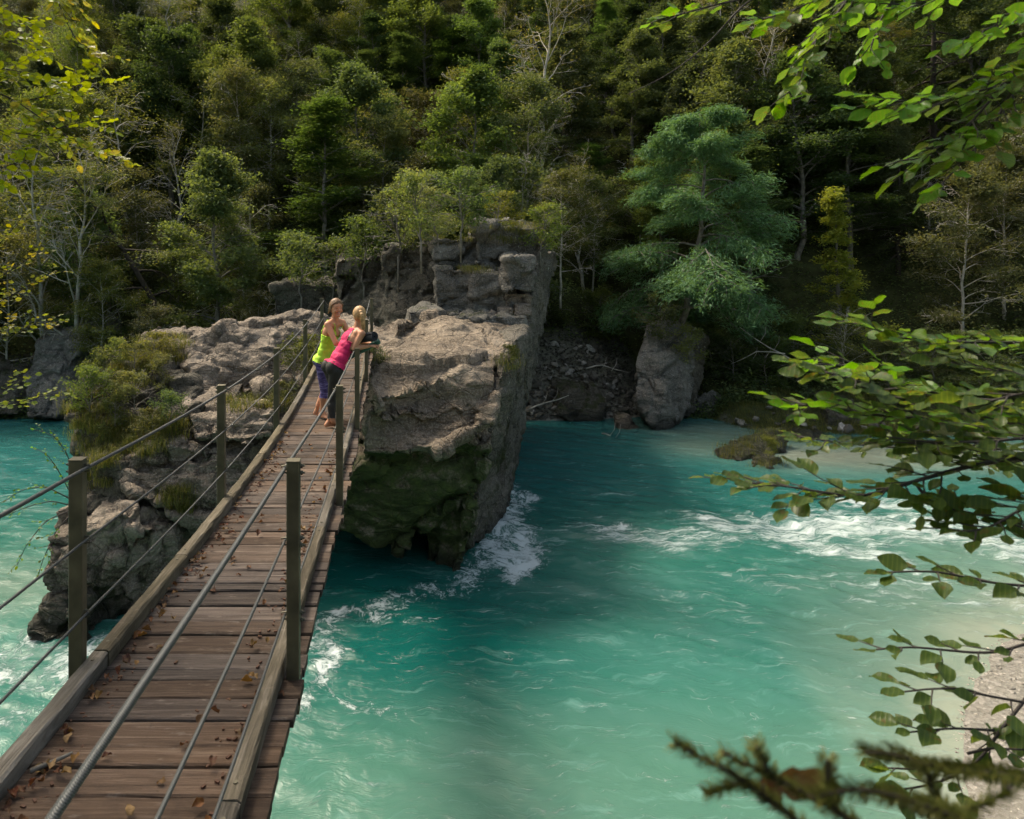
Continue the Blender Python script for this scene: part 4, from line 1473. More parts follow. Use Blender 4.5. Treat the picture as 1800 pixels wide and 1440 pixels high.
# woman in pink, leaning over the right hand cable, seen from behind
J1 = dict(hip=(-0.795, 9.00, 4.955), waist=(-0.695, 9.06, 5.145), chest=(-0.595, 9.12, 5.30), neck=(-0.51, 9.17, 5.435), head=(-0.478, 9.19, 5.625),
          face=(-0.20, 0.97, -0.05), shR=(-0.435, 9.03, 5.395), shL=(-0.60, 9.30, 5.41), elR=(-0.540, 8.98, 5.205), elL=(-0.45, 9.36, 5.235),
          wrR=(-0.345, 9.06, 5.225), wrL=(-0.315, 9.16, 5.245), hdR=(0.95, 0.25, 0.1), hdL=(0.85, -0.5, 0.05),
          knR=(-0.825, 8.97, 4.54), knL=(-0.755, 9.03, 4.555), anR=(-0.815, 8.93, DK + 0.115), anL=(-0.865, 9.00, DK + 0.085),
          ftR=(0.25, 0.35, -0.9), ftL=(0.85, 0.5, 0.0))


def extra1(root, me, J, Fv, Rv):
    V, N = get_vn(me)
    s, L, lat, fw, arm, fore, hnd, leg = cloth_masks(V, J, Fv, Rv)

    def legs(V, N):
        ak = np.minimum.reduce([seg_dist(V, J['kn' + k], J['an' + k])[0] for k in 'RL'])
        up = (s < 0.10) & (V[:, 2] < 5.06)
        low = np.ones(len(V), bool)
        for k in 'RL':
            d, t = seg_dist(V, J['kn' + k], J['an' + k])
            low &= ~((d < 0.11) & (t > 0.93))
            low &= ~(np.linalg.norm(V - np.array(J['an' + k]), axis=1) < 0.045)
        return up & low & (V[:, 2] > DK + 0.085) & (hnd > 0.12) & (fore > 0.06)
    garment('leggings', me, legs, 0.007, M['black_cloth'], root, 0.003)

    def shirt(V, N):
        sp_ = np.minimum.reduce([seg_dist(V, J[a], J[b])[0] for a, b in (('hip', 'waist'), ('waist', 'chest'), ('chest', 'neck'))])
        body = (s > 0.015) & (s < 0.66 * L) & (hnd > 0.13) & ((fore > 0.055) | (sp_ < 0.11)) & ((arm > 0.058) | (sp_ < 0.125))
        strap = (s >= 0.55 * L) & (s < L * 1.02) & (np.abs(lat) < 0.088 - 0.11 * (s / L - 0.62)) & (fw < 0.06) & (arm > 0.03)
        front = (s >= 0.60 * L) & (s < 0.86 * L) & (fw > 0.02) & (arm > 0.055) & (sp_ < 0.15) & (fore > 0.07)
        return body | (strap & (s < 0.97 * L)) | front
    garment('tank_top', me, shirt, 0.012, M['pink'], root, 0.013)
    nk, hc = Vector(J['neck']), Vector(J['head'])
    # bra straps across the back
    def straps(bm):
        c = Vector(J['chest'])
        for k in range(3):
            a = c + Vector(Rv) * (0.078 + 0.020 * k) - Vector(Fv) * 0.088 + Vector((0.02, 0, 0.055 + 0.004 * k))
            b = a + Vector((0.055 - .01 * k, 0.01, 0.075))
            capsule(bm, a, a.lerp(b, 0.5) - Vector(Fv) * 0.006, 0.004, 0.004, 6, 2)
            capsule(bm, a.lerp(b, 0.5) - Vector(Fv) * 0.006, b, 0.004, 0.004, 6, 2)
    mini('bra_straps', straps, M['white'], root)
    f = Vector(J['face']).normalized()
    r = f.cross(Vector((0, 0, 1))).normalized()
    u = r.cross(f)

    def hair(bm):
        ellip(bm, hc + u * 0.014 - f * 0.012, (r, f, u), (0.093, 0.103, 0.116), 22, 14, lambda p: [p[0], p[1] * (0.93 if p[1] > 0.5 and p[2] < 0.3 else 1), max(p[2], -0.62 if p[1] < 0 else -0.05)])
        for k in range(14):
            a = k / 14 * 6.28
            c0 = hc + r * 0.07 * math.cos(a) + u * (0.03 + 0.07 * math.sin(a)) - f * 0.05
            capsule(bm, c0, hc - f * 0.10 + u * 0.045, 0.014, 0.018, 6, 2)
    mini('hair', hair, M['hair_blond'], root)

    def tail(bm):
        k0 = hc - f * 0.108 + u * 0.05
        capsule(bm, k0, k0 - f * 0.028, 0.024, 0.024, 10, 3)
        for j in range(9):
            ox, oy = rp.normal() * 0.010, rp.normal() * 0.008
            p = [k0 - f * 0.02, k0 - f * 0.055 + Vector((ox + .010, oy, -0.03)), k0 - f * 0.055 + Vector((ox * 1.6 + .026, oy, -0.115)), k0 - f * 0.040 + Vector((ox * 1.5 + .034, oy, -0.20 - 0.02 * rp.random())), k0 - f * 0.03 + Vector((ox + .036, oy, -0.25 - .03 * rp.random()))]
            rr = [0.015, 0.017, 0.015, 0.010, 0.003]
            for a, b, ra, rb_ in zip(p[:-1], p[1:], rr[:-1], rr[1:]):
                capsule(bm, a, b, ra, rb_, 7, 2)
    mini('ponytail', tail, M['hair_blond'], root)


make_person('person', 'blond woman in pink tank top and black leggings leaning over the right cable', J1, extra1,
            dict(loc=(-0.83, 8.95, DK), F=(0.86, 0.5, 0)))

D2 = dz(9.55)
J2 = dict(hip=(-0.968, 9.55, 4.975), waist=(-0.945, 9.53, 5.165), chest=(-0.895, 9.51, 5.37), neck=(-0.835, 9.50, 5.525), head=(-0.812, 9.47, 5.700),
          face=(0.50, -0.85, -0.12), shR=(-0.925, 9.39, 5.475), shL=(-0.735, 9.62, 5.475), elR=(-0.80, 9.27, 5.235), elL=(-0.60, 9.58, 5.25),
          wrR=(-0.605, 9.40, 5.225), wrL=(-0.545, 9.46, 5.245), hdR=(0.9, 0.35, 0.0), hdL=(0.8, -0.4, 0.0),
          knR=(-0.975, 9.47, 4.555), knL=(-0.945, 9.60, 4.57), anR=(-1.005, 9.46, D2 + 0.085), anL=(-1.075, 9.55, D2 + 0.175),
          ftR=(0.75, -0.6, 0.0), ftL=(-0.25, -0.35, -0.9))


def extra2(root, me, J, Fv, Rv):
    V, N = get_vn(me)
    s, L, lat, fw, arm, fore, hnd, leg = cloth_masks(V, J, Fv, Rv)

    def legs(V, N):
        low = np.ones(len(V), bool)
        for k in 'RL':
            d, t = seg_dist(V, J['kn' + k], J['an' + k])
            low &= ~((d < 0.10) & (t > 0.32))
        return (s < 0.09) & (V[:, 2] > 4.30) & low & (hnd > 0.12) & (fore > 0.06)
    garment('leggings', me, legs, 0.007, M['purple'], root, 0.004)

    def shirt(V, N):
        sp_ = np.minimum.reduce([seg_dist(V, J[a], J[b])[0] for a, b in (('hip', 'waist'), ('waist', 'chest'), ('chest', 'neck'))])
        body = (s > -0.03) & (s < 0.64 * L) & (hnd > 0.13) & ((fore > 0.055) | (sp_ < 0.11)) & ((arm > 0.060) | (sp_ < 0.125))
        scoop = (np.abs(lat) > 0.035 + 0.05 * (s / L - 0.64) / 0.3) | (fw < 0)
        top = (s >= 0.60 * L) & (s < 0.98 * L) & (np.abs(lat) > 0.050) & (np.abs(lat) < 0.098) & (arm > 0.045) & scoop & (sp_ < 0.16) & (fore > 0.07)
        return body | top
    garment('tank_top', me, shirt, 0.013, M['lime'], root, 0.013)
    hc = Vector(J['head'])
    f = Vector(J['face']).normalized()
    r = f.cross(Vector((0, 0, 1))).normalized()
    u = r.cross(f)

    def hair(bm):
        ellip(bm, hc + u * 0.020 - f * 0.018, (r, f, u), (0.094, 0.100, 0.116), 22, 14,
              lambda p: [p[0], min(p[1], 0.95 if p[2] > 0.42 else (0.6 if p[2] > 0.2 else 0.15)), max(p[2], -0.75)])
        for s_ in (-1, 1):
            for k in range(7):
                a = hc + u * (0.100 - 0.008 * k) + f * (0.045 - 0.014 * k) + r * 0.018 * s_
                b = hc + u * (0.052 - 0.012 * k) + r * 0.082 * s_ + f * (0.028 - 0.015 * k)
                c = hc - u * (0.02 + 0.012 * k) + r * 0.080 * s_ + f * (0.004 - 0.014 * k)
                capsule(bm, a, b, 0.013, 0.012, 6, 2)
                capsule(bm, b, c, 0.012, 0.006, 6, 2)
        capsule(bm, hc - f * 0.09 - u * 0.02, hc - f * 0.115 - u * 0.05, 0.035, 0.028, 10, 3)
    mini('hair', hair, M['hair_brown'], root)
    for s_ in (-1, 1):
        mini('eye', lambda bm: ellip(bm, hc + f * 0.0865 + u * 0.014 + r * 0.030 * s_, (r, f, u), (0.011, 0.006, 0.005), 10, 6), M['eye'], root)
        mini('eyebrow', lambda bm: capsule(bm, hc + f * 0.093 + u * 0.036 + r * 0.016 * s_, hc + f * 0.078 + u * 0.036 + r * 0.046 * s_, 0.004, 0.003, 6, 2), M['hair_brown'], root)
    mini('lips', lambda bm: ellip(bm, hc + f * 0.0885 - u * 0.054, (r, f, u), (0.027, 0.012, 0.012), 12, 6), M['lip'], root)
    mini('teeth', lambda bm: ellip(bm, hc + f * 0.0925 - u * 0.0525, (r, f, u), (0.021, 0.0105, 0.006), 12, 6), M['white'], root)


make_person('person', 'smiling woman in lime green tank top and purple leggings on the bridge', J2, extra2,
            dict(loc=(-1.0, 9.5, D2), F=(0.86, -0.42, 0)))


def yoga_mat(label, a, b, r, mat, turns=3.4, inner=0.016):
    a, b = Vector(a), Vector(b)
    q = (b - a).to_track_quat('Z', 'Y')
    n = 74
    V = []
    for k in range(n):
        t = k / (n - 1)
        ang = t * turns * 2 * math.pi
        rr = inner + (r - inner) * t
        for z in (0.0, 1.0):
            for e in (0.0, 0.0075):
                V.append(tuple(a + (b - a) * z + q @ Vector((math.cos(ang) * (rr - e), math.sin(ang) * (rr - e), 0))))
    Fq = []
    for k in range(n - 1):
        i, j = k * 4, k * 4 + 4
        Fq += [(i, j, j + 2, i + 2), (i + 1, i + 3, j + 3, j + 1), (i, i + 1, j + 1, j), (i + 2, j + 2, j + 3, i + 3)]
    me = mesh_np('yoga_mat', V, np.array(Fq), [mat])
    o = link('yoga_mat', me)
    tag(o, label, 'yoga mat')


yoga_mat('dark charcoal rolled yoga mat on the forearms of the woman in pink', (-0.60, 9.30, 5.285), (-0.265, 8.97, 5.365), 0.070, M['mat_dark'])
yoga_mat('dark teal rolled yoga mat lying on the cable under the charcoal one', (-0.74, 9.22, 4.99), (-0.205, 9.10, 5.285), 0.042, M['mat_teal'], 2.5, 0.012)


# ------------------------------------------------------------------ plants
def leaf_cloud(C, size, nrm_up=0.6, aspect=0.6, seed=0, dirs=None, fold=0.25, nl=None):
    """one folded quad (4 points) per leaf at centres C"""
    r = np.random.default_rng(seed)
    n = len(C)
    N = r.normal(size=(n, 3)) * (1 - nrm_up)
    N[:, 2] += nrm_up
    N /= np.linalg.norm(N, axis=1)[:, None] + 1e-9
    A = r.normal(size=(n, 3)) if dirs is None else dirs + 0.35 * r.normal(size=(n, 3))
    A -= (A * N).sum(1)[:, None] * N
    A /= np.linalg.norm(A, axis=1)[:, None] + 1e-9
    B = np.cross(N, A)
    s = size * (0.6 + 0.8 * r.random(n))[:, None]
    V = np.stack([C - A * s * 0.5, C + B * s * 0.5 * aspect + N * s * fold * 0.5, C + A * s * 0.5, C - B * s * 0.5 * aspect + N * s * fold * 0.5], 1).reshape(-1, 3)
    Fq = np.arange(4 * n).reshape(-1, 4)
    return V, Fq, r.random(n)


def grow(r, h, n_limb, prof, elev, droop, sub=5, t0=0.2, lean=(0, 0), trunk_r=None, wander=0.04, levels=2, sublen=0.45):
    """returns list of (pts, radii) and sample points with directions for leaves"""
    tr = trunk_r or h * 0.014
    n = 12
    T_ = np.linspace(0, 1, n)
    tp = np.stack([lean[0] * T_ ** 1.3 * h + np.cumsum(r.normal(size=n)) * wander, lean[1] * T_ ** 1.3 * h + np.cumsum(r.normal(size=n)) * wander, T_ * h], 1)
    tp[0, :2] = 0
    wood = [(np.vstack([tp[0] - [0, 0, 0.6], tp]), np.concatenate([[tr * 1.25], tr * (1.05 - T_) + 0.008]))]
    pts, dr = [], []
    for i in range(n_limb):
        t = t0 + (1 - t0) * (i + r.random()) / n_limb
        base = np.array([np.interp(t, T_, tp[:, k]) for k in range(3)])
        az = i * 2.4 + r.normal() * 0.5
        L = prof(t) * (0.75 + 0.5 * r.random())
        el = elev(t) + r.normal() * 0.12
        d = np.array([math.cos(az) * math.cos(el), math.sin(az) * math.cos(el), math.sin(el)])
        m = 7
        P_ = [base]
        for k in range(m - 1):
            d = d + np.array([r.normal() * 0.13, r.normal() * 0.13, r.normal() * 0.10 - droop / m])
            d /= np.linalg.norm(d)
            P_.append(P_[-1] + d * L / (m - 1))
        P_ = np.array(P_)
        r0 = tr * (1.05 - t) * 0.55 + 0.006
        wood.append((P_, np.linspace(r0, 0.005, m)))
        for k in range(2, m):
            pts.append(P_[k] + r.normal(size=3) * 0.04)
            dr.append(d)
        for sidx in range(sub):
            u = 0.3 + 0.7 * (sidx + r.random()) / sub
            b = np.array([np.interp(u, np.linspace(0, 1, m), P_[:, k]) for k in range(3)])
            sd = 1 if sidx % 2 else -1
            hd = np.array([-d[1], d[0], 0]) * sd * (0.7 + 0.3 * r.random()) + d * 0.7
            hd[2] = hd[2] * 0.4 + r.normal() * 0.12 - droop * 0.25
            hd /= np.linalg.norm(hd)
            l2 = L * sublen * (1.15 - u * 0.7) * (0.7 + 0.6 * r.random())
            Q = [b]
            dd = hd.copy()
            for k in range(4):
                dd = dd + r.normal(size=3) * 0.14 + np.array([0, 0, -droop * 0.08])
                dd /= np.linalg.norm(dd)
                Q.append(Q[-1] + dd * l2 / 4)
            Q = np.array(Q)
            wood.append((Q, np.linspace(r0 * 0.4 + 0.003, 0.003, 5)))
            for k in range(1, 5):
                pts.append(Q[k])
                dr.append(dd)
            if levels > 2:
                for kk in range(3):
                    d3 = dd + r.normal(size=3) * 0.5
                    d3 /= np.linalg.norm(d3)
                    q0 = Q[1 + kk]
                    wood.append((np.array([q0, q0 + d3 * l2 * 0.2, q0 + (d3 + r.normal(size=3) * 0.2) * l2 * 0.4]), np.array([0.006, 0.004, 0.002])))
                    pts.append(q0 + d3 * l2 * 0.35)
                    dr.append(d3)
    return wood, np.array(pts), np.array(dr)


VAR = {}


def variant(key, seed, h, n_limb, prof, elev, droop, leaf, n_leaf, size, bark, spread=(0.28, 0.28, 0.07), up=0.75, aspect=0.6, wood_min=0.0, sides=4, along=False, gaps=-0.18, **kw):
    r = np.random.default_rng(seed)
    wood, pts, dr = grow(r, h, n_limb, prof, elev, droop, **kw)
    mb = MB()
    mt = MB()
    mt.tube(wood[0][0], wood[0][1], 8)
    for p, rad in wood[1:]:
        mb.tube(p, np.maximum(rad, wood_min), sides if rad[0] > 0.02 else 3, cap=False)
    tm = mt.mesh(key + '_trunk', [bark], True)
    bmh = mb.mesh(key + '_branches', [bark], True)
    cm = None
    if n_leaf:
        gap_ = pn(pts * 0.75 + seed * 3.1) > gaps
        pts, dr = pts[gap_], dr[gap_]
        idx = r.integers(len(pts), size=n_leaf)
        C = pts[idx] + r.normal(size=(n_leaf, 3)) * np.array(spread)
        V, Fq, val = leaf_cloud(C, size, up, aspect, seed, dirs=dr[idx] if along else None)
        # leaf tone varies by noise clump and at random, not by place
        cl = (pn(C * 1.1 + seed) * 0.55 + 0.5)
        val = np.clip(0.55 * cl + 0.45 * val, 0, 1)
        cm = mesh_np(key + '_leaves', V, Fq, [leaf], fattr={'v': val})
    VAR[key] = (tm, bmh, cm, h)
    return key


def plant(key, label, cat, x, y, z=None, s=1.0, rz=None, group=None, name='tree', leaf=None, sz=None):
    if z is None:
        z = float(zt(np.array([x]), np.array([y]))[0])
    rz = rp.random() * 6.28 if rz is None else rz
    root = thing(name, label, cat, (x, y, z), rz, group)
    root.scale = (s, s, sz or s)
    tm, bm_, cm, h = VAR[key]
    link('trunk' if name == 'tree' else 'stem', tm, root)
    tag(link('branches', bm_, root))
    if cm:
        o = link('crown' if name == 'tree' else 'foliage', cm, root)
        if leaf:
            pass
    return root


dome = lambda w: (lambda t: w * math.sqrt(max(0.05, 1 - (2 * (t - 0.42)) ** 2 * 0.75)))
cone = lambda w: (lambda t: w * (1.08 - t) ** 0.8)
for i in range(3):
    variant(f'deep{i}', 100 + i, 8.8, 34, dome(2.2), lambda t: 0.35 + 0.85 * t, 0.55, M['leaf_deep'], 26000, 0.14, M['bark_grey'], spread=(0.24, 0.24, 0.12), up=0.6, sub=7, t0=0.15, wander=0.09)
for i in range(3):
    variant(f'olive{i}', 110 + i, 7.6, 26, dome(2.0), lambda t: 0.35 + 0.7 * t, 0.25, M['leaf_olive'], 17000, 0.105, M['bark_pale'], spread=(0.26, 0.26, 0.13), up=0.55, sub=6, levels=3, wood_min=0.010, trunk_r=0.06)
for i in range(2):
    variant(f'fresh{i}', 120 + i, 8.5, 34, cone(2.5), lambda t: 0.05 + 0.7 * t, 0.15, M['leaf_fresh'], 20000, 0.125, M['bark_grey'], spread=(0.28, 0.28, 0.08), up=0.85, sub=6)
for i in range(2):
    variant(f'rust{i}', 130 + i, 6.5, 24, dome(2.2), lambda t: 0.3 + 0.7 * t, 0.2, M['leaf_rust'], 12000, 0.10, M['bark_pale'], spread=(0.26, 0.26, 0.13), sub=6, levels=3, wood_min=0.010, trunk_r=0.05)
for i in range(2):
    variant(f'spruce{i}', 140 + i, 12, 60, cone(2.6), lambda t: 0.0 - 0.1 * (1 - t), 0.45, M['leaf_spruce'], 24000, 0.20, M['bark_dark'], spread=(0.14, 0.14, 0.2), up=0.15, aspect=0.22, sub=7, t0=0.1, along=True, sublen=0.35)
variant('bare0', 150, 9, 17, dome(2.6), lambda t: 0.8 + 0.5 * t, 0.1, M['leaf_rust'], 1800, 0.10, M['bark_pale'], sub=6, levels=3, wood_min=0.009, t0=0.15, trunk_r=0.10, wander=0.14, spread=(0.3, 0.3, 0.2))
variant('bare1', 151, 7, 16, dome(2.8), lambda t: 0.4 + 0.4 * t, 0.7, M['leaf_olive'], 2400, 0.10, M['bark_pale'], sub=7, levels=3, wood_min=0.010, t0=0.15, trunk_r=0.07, wander=0.16, spread=(0.3, 0.3, 0.2))
variant('teal', 163, 8.3, 40, lambda t: 3.9 * (1.12 - t) ** 0.62 * min(1, 0.6 + t * 1.6) * random.choice([0.8, 0.95, 1.05, 1.15]), lambda t: 0.30 + 0.6 * t, 1.15, M['leaf_teal'], 72000, 0.22, M['bark_grey'], spread=(0.20, 0.20, 0.10), up=0.65, aspect=0.15, gaps=-0.42, sub=9, t0=0.04, along=True, wander=0.12)
variant('gold', 164, 7.5, 38, lambda t: (0.28 + 2.1 * max(0, 0.85 - t) ** 1.6) * random.choice([0.6, 1.0, 1.3]), lambda t: 0.25, 0.15, M['leaf_gold'], 15000, 0.11, M['bark_grey'], gaps=-9, spread=(0.15, 0.15, 0.09), up=0.7, sub=5, t0=0.06)
variant('leaning', 162, 11, 20, dome(3.0), lambda t: 0.1 + 0.5 * t, 0.8, M['leaf_olive'], 9000, 0.12, M['bark_dark'], lean=(-0.62, 0.0), trunk_r=0.17, sub=6, wood_min=0.009)
for i in range(3):
    variant(f'shrub{i}', 170 + i, 1.1, 16, dome(0.65), lambda t: 0.5 + 0.5 * t, 0.2, [M['leaf_olive'], M['leaf_shrub'], M['leaf_deep']][i], 2000, 0.062, M['bark_grey'], spread=(0.08, 0.08, 0.05), up=0.55, sub=5, t0=0.05, trunk_r=0.012, wander=0.02, wood_min=0.003)
variant('willow', 173, 3.0, 26, dome(1.1), lambda t: 0.6 + 0.4 * t, 0.1, M['leaf_olive'], 6000, 0.07, M['bark_pale'], spread=(0.12, 0.12, 0.12), up=0.3, aspect=0.2, sub=5, t0=0.05, trunk_r=0.03, along=True)
variant('bush', 174, 2.2, 22, dome(1.3), lambda t: 0.3 + 0.7 * t, 0.3, M['leaf_deep'], 6000, 0.095, M['bark_grey'], spread=(0.18, 0.18, 0.08), sub=5, t0=0.05, trunk_r=0.03)


def ground_px(px, py):
    d = (P(px, py, 1.0) - CAM)
    yy = 24.0
    while yy < 90:
        p = CAM + d * yy
        if p.z < float(zt(np.array([p.x]), np.array([p.y]))[0]):
            return p
        yy += 0.25
    return CAM + d * 60


taken = []


def special(key, label, px, d, s=1.0, rz=None, cat='tree', sz=None, z=None, r=2.0, name='tree'):
    x = (px - PX) * d / F
    taken.append((x, d, r))
    return plant(key, label, cat, x, d, z, s, rz, None, name, sz=sz)


special('teal', 'large feathery blue-green tree spreading above the leaf-shaped boulder', 1195, 28.6, 1.08, 0.4, r=4.0, z=3.3)
special('gold', 'slender yellow tree standing alone in front of the dark right slope', 1474, 29.0, 1.0, 0.0, r=2.0)
special('fresh0', 'bright green beech with layered branches rising behind the women', 572, 31.5, 1.35, 2.0, r=2.6)
special('bare0', 'tall bare pale tree with twin trunks above the crag', 950, 36.5, 1.35, 0.6, r=2.0)
special('bare0', 'bare grey tree with upright forked twigs at the top right of the slope', 1275, 40, 1.15, 3.9, r=2.0)
special('bare1', 'leafless pale tree with tangled arching twigs on the upper left slope', 250, 36, 1.3, 1.0, r=2.0)
special('bare1', 'bare pale tree with drooping branches just above the left outcrop', 400, 31, 1.0, 4.0, r=1.5)
special('leaning', 'dark leaning tree whose trunk slants up to the left', 330, 29.5, 0.95, 0.0, r=1.5)
special('spruce0', 'tall spruce with hanging boughs at the top right corner', 1640, 37, 1.25, 1.0, r=2.4)
special('spruce1', 'dark spruce at the right edge beside the other spruce', 1800, 34, 1.1, 2.0, r=2.4)
special('olive1', 'broad pale olive tree with slim stems at the right edge of the far bank', 1690, 28.5, 1.05, 1.0, r=2.6)
special('willow', 'grey-green willow bush on the far bank under the yellow tree', 1490, 27.0, 1.05, 1.0, 'bush', r=1.0, name='bush')
for i, (px, d, k, s, lab) in enumerate([
    (745, 26.5, 'olive0', 0.62, 'small pale olive tree on the left shoulder of the crag'),
    (870, 27.5, 'deep0', 0.60, 'small dark green tree right behind the grassy crag top'),
    (985, 27.5, 'rust0', 0.75, 'brownish green tree hanging over the right end of the crag'),
    (690, 29.0, 'deep1', 0.85, 'dark green tree between the women and the crag'),
]):
    special(k, lab, px, d, s, None, 'tree', z=4.6 if d < 29 else None, r=1.8)

PHR = {'deep': 'dense dark green tree', 'olive': 'olive green pale-stemmed tree', 'fresh': 'brighter green layered tree', 'rust': 'thin brownish autumn tree', 'spruce': 'dark drooping spruce', 'bare': 'nearly bare grey tree'}
ORD = ['first', 'second', 'third', 'fourth', 'fifth', 'sixth', 'seventh', 'eighth', 'ninth', 'tenth', 'eleventh', 'twelfth', 'thirteenth', 'fourteenth', 'fifteenth', 'sixteenth', 'seventeenth', 'eighteenth', 'nineteenth', 'twentieth']
rt = np.random.default_rng(77)
rows = [27.6, 30.2, 33.0, 36.0, 39.2, 42.6, 46.2, 50.0, 54.2, 58.5]
RN = ['at the slope foot', "in the slope's second row", "in the slope's third row", "in the slope's fourth row", "in the slope's fifth row",
      "in the slope's sixth row", "in the slope's seventh row", "in the slope's eighth row", "in the slope's ninth row", "in the slope's top row"]
for ri, Y in enumerate(rows):
    x = -0.60 * Y - 1.5
    found = []
    while x < 0.95 * Y + 2:
        xx, yy = x + rt.normal() * 0.5, Y + rt.normal() * 0.7
        px = PX + xx / yy * F
        step = 2.15 + 0.07 * ri
        x += step
        if any(math.hypot(xx - a, yy - b) < c for a, b, c in taken):
            continue
        if ri == 0 and (560 < px < 1240 or rt.random() < 0.15):
            continue
        if ri <= 1 and 1385 < px < 1560:
            continue
        if ri == 1 and 930 < px < 1160:
            continue
        if ri == 2 and 960 < px < 1110 and rt.random() < 0.5:
            continue
        right = px > 1050
        left = px < 520
        pr = {'deep': 0.36, 'olive': 0.28, 'fresh': 0.08, 'rust': 0.14, 'spruce': 0.02, 'bare': 0.12}
        if right:
            pr = {'deep': 0.54, 'olive': 0.12, 'fresh': 0.10, 'rust': 0.06, 'spruce': 0.14, 'bare': 0.04}
        if px > 1450 and ri > 1:
            pr = {'deep': 0.34, 'olive': 0.10, 'fresh': 0.06, 'rust': 0.04, 'spruce': 0.44, 'bare': 0.02}
        if left:
            pr = {'deep': 0.30, 'olive': 0.38, 'fresh': 0.04, 'rust': 0.12, 'spruce': 0.0, 'bare': 0.16}
        k = rt.choice(list(pr), p=np.array(list(pr.values())) / sum(pr.values()))
        nv = {'deep': 3, 'olive': 3, 'fresh': 2, 'rust': 2, 'spruce': 2, 'bare': 2}[k]
        s = (0.6 if ri == 0 else 0.72) + rt.random() ** 1.5 * 0.55
        if k == 'spruce':
            s *= 0.85
        found.append((xx, yy, k, f'{k}{rt.integers(nv)}', s))
    cnt = {}
    for xx, yy, k, key, s in found:
        cnt[k] = cnt.get(k, 0) + 1
        o = ORD[min(cnt[k], 20) - 1]
        plant(key, f'{PHR[k]} {RN[ri]}, {o} such from the left', 'tree', xx, yy, None, s, rt.random() * 6.28, 'trees on the far slope')

# low undergrowth between the trees, on the banks and on the crag
r_ = np.random.default_rng(55)
n = 120000
ux = r_.uniform(-1, 1, n)
uy = 26.3 + 34 * r_.random(n) ** 1.7
ux = np.where(True, (-0.62 + 1.6 * r_.random(n)) * uy, ux)
keep = ~((ux > 4.6) & (ux < 10.5) & (uy < 30.2)) & (fbm(np.stack([ux * .5, uy * .5, 0 * ux], 1), 3) > -0.25)
ux, uy = ux[keep], uy[keep]
uz = zt(ux, uy) + np.abs(r_.normal(size=len(ux))) * (0.25 + 0.9 * ss(0.0, 0.5, pn(np.stack([ux * .6, uy * .6, 0 * ux + 3], 1))))
V, Fq, val = leaf_cloud(np.stack([ux, uy, uz], 1), 0.13, 0.7, 0.6, 3)
tag(link('undergrowth', mesh_np('undergrowth', V, Fq, [M['leaf_deep']], fattr={'v': val})), 'low dark green undergrowth covering the floor of the far wood', kind='stuff')


def blades(name, label, spots, h, n_each, spread, mat, seed):
    r = np.random.default_rng(seed)
    V, Fq, val = [], [], []
    for (x, y, z) in spots:
        for k in range(n_each):
            bx, by = x + r.normal() * spread, y + r.normal() * spread
            a = r.random() * 6.28
            hh = h * (0.5 + 0.9 * r.random())
            w = 0.0022 + 0.0030 * r.random()
            ln = 0.9 * hh * (0.4 + r.random())
            dx, dy = math.cos(a), math.sin(a)
            i = len(V)
            V += [(bx - dy * w, by + dx * w, z - 0.04), (bx + dy * w, by - dx * w, z - 0.04), (bx + dx * ln * .35 + dy * w * .8, by + dy * ln * .35 - dx * w * .8, z + hh * .65),
                  (bx + dx * ln * .35 - dy * w * .8, by + dy * ln * .35 + dx * w * .8, z + hh * .65), (bx + dx * ln, by + dy * ln, z + hh * .85)]
            Fq.append((i, i + 1, i + 2, i + 3))
            val.append(r.random())
    V = np.array(V)
    tri = np.array([(f[3], f[2], f[2] + 2) for f in Fq])
    me = mesh_np(name, V, [tri, np.array(Fq)], [mat], fattr={'v': np.array(val + val)})
    tag(link(name, me), label, kind='stuff')


def px_spots(regions, n, seed):
    r = np.random.default_rng(seed)
    out = []
    for (x0, y0, x1, y1, w) in regions:
        for k in range(int(n * w)):
            p, nn = hitpx(x0 + r.random() * (x1 - x0), y0 + r.random() * (y1 - y0))
            if p is not None and nn.z > 0.15:
                out.append(tuple(p))
    return out


blades('grass', 'long yellow-green grass growing on the left outcrop', px_spots([(130, 735, 330, 800, 0.7), (180, 620, 270, 680, .3), (120, 690, 200, 760, 0.2), (235, 590, 330, 640, .25), (290, 860, 330, 900, 0.15), (150, 800, 200, 860, .2), (400, 700, 520, 720, .1)], 260, 5), 0.15, 46, 0.09, M['grass'], 6)
blades('grass', 'grass fringe on top of the lichened crag', px_spots([(700, 392, 960, 430, 1), (885, 625, 905, 650, .03), (800, 470, 860, 480, .1), (655, 625, 668, 640, .02)], 260, 8), 0.13, 40, 0.14, M['grass'], 9)
rg = np.random.default_rng(31)
sp = []
for k in range(420):
    xx = rg.uniform(12.2, 19)
    yy = shore_far(xx) + rg.random() ** 1.5 * 3.2 - 0.1
    sp.append((xx, yy, float(zt(np.array([xx]), np.array([yy]))[0])))
for k in range(60):
    p, nn = hitpx(rg.uniform(1255, 1380), rg.uniform(755, 822))
    if p is not None and nn.z > 0.5:
        sp.append(tuple(p))
blades('grass', 'short mossy grass along the edge of the far bank on the right', sp, 0.14, 44, 0.16, M['grass'], 32)

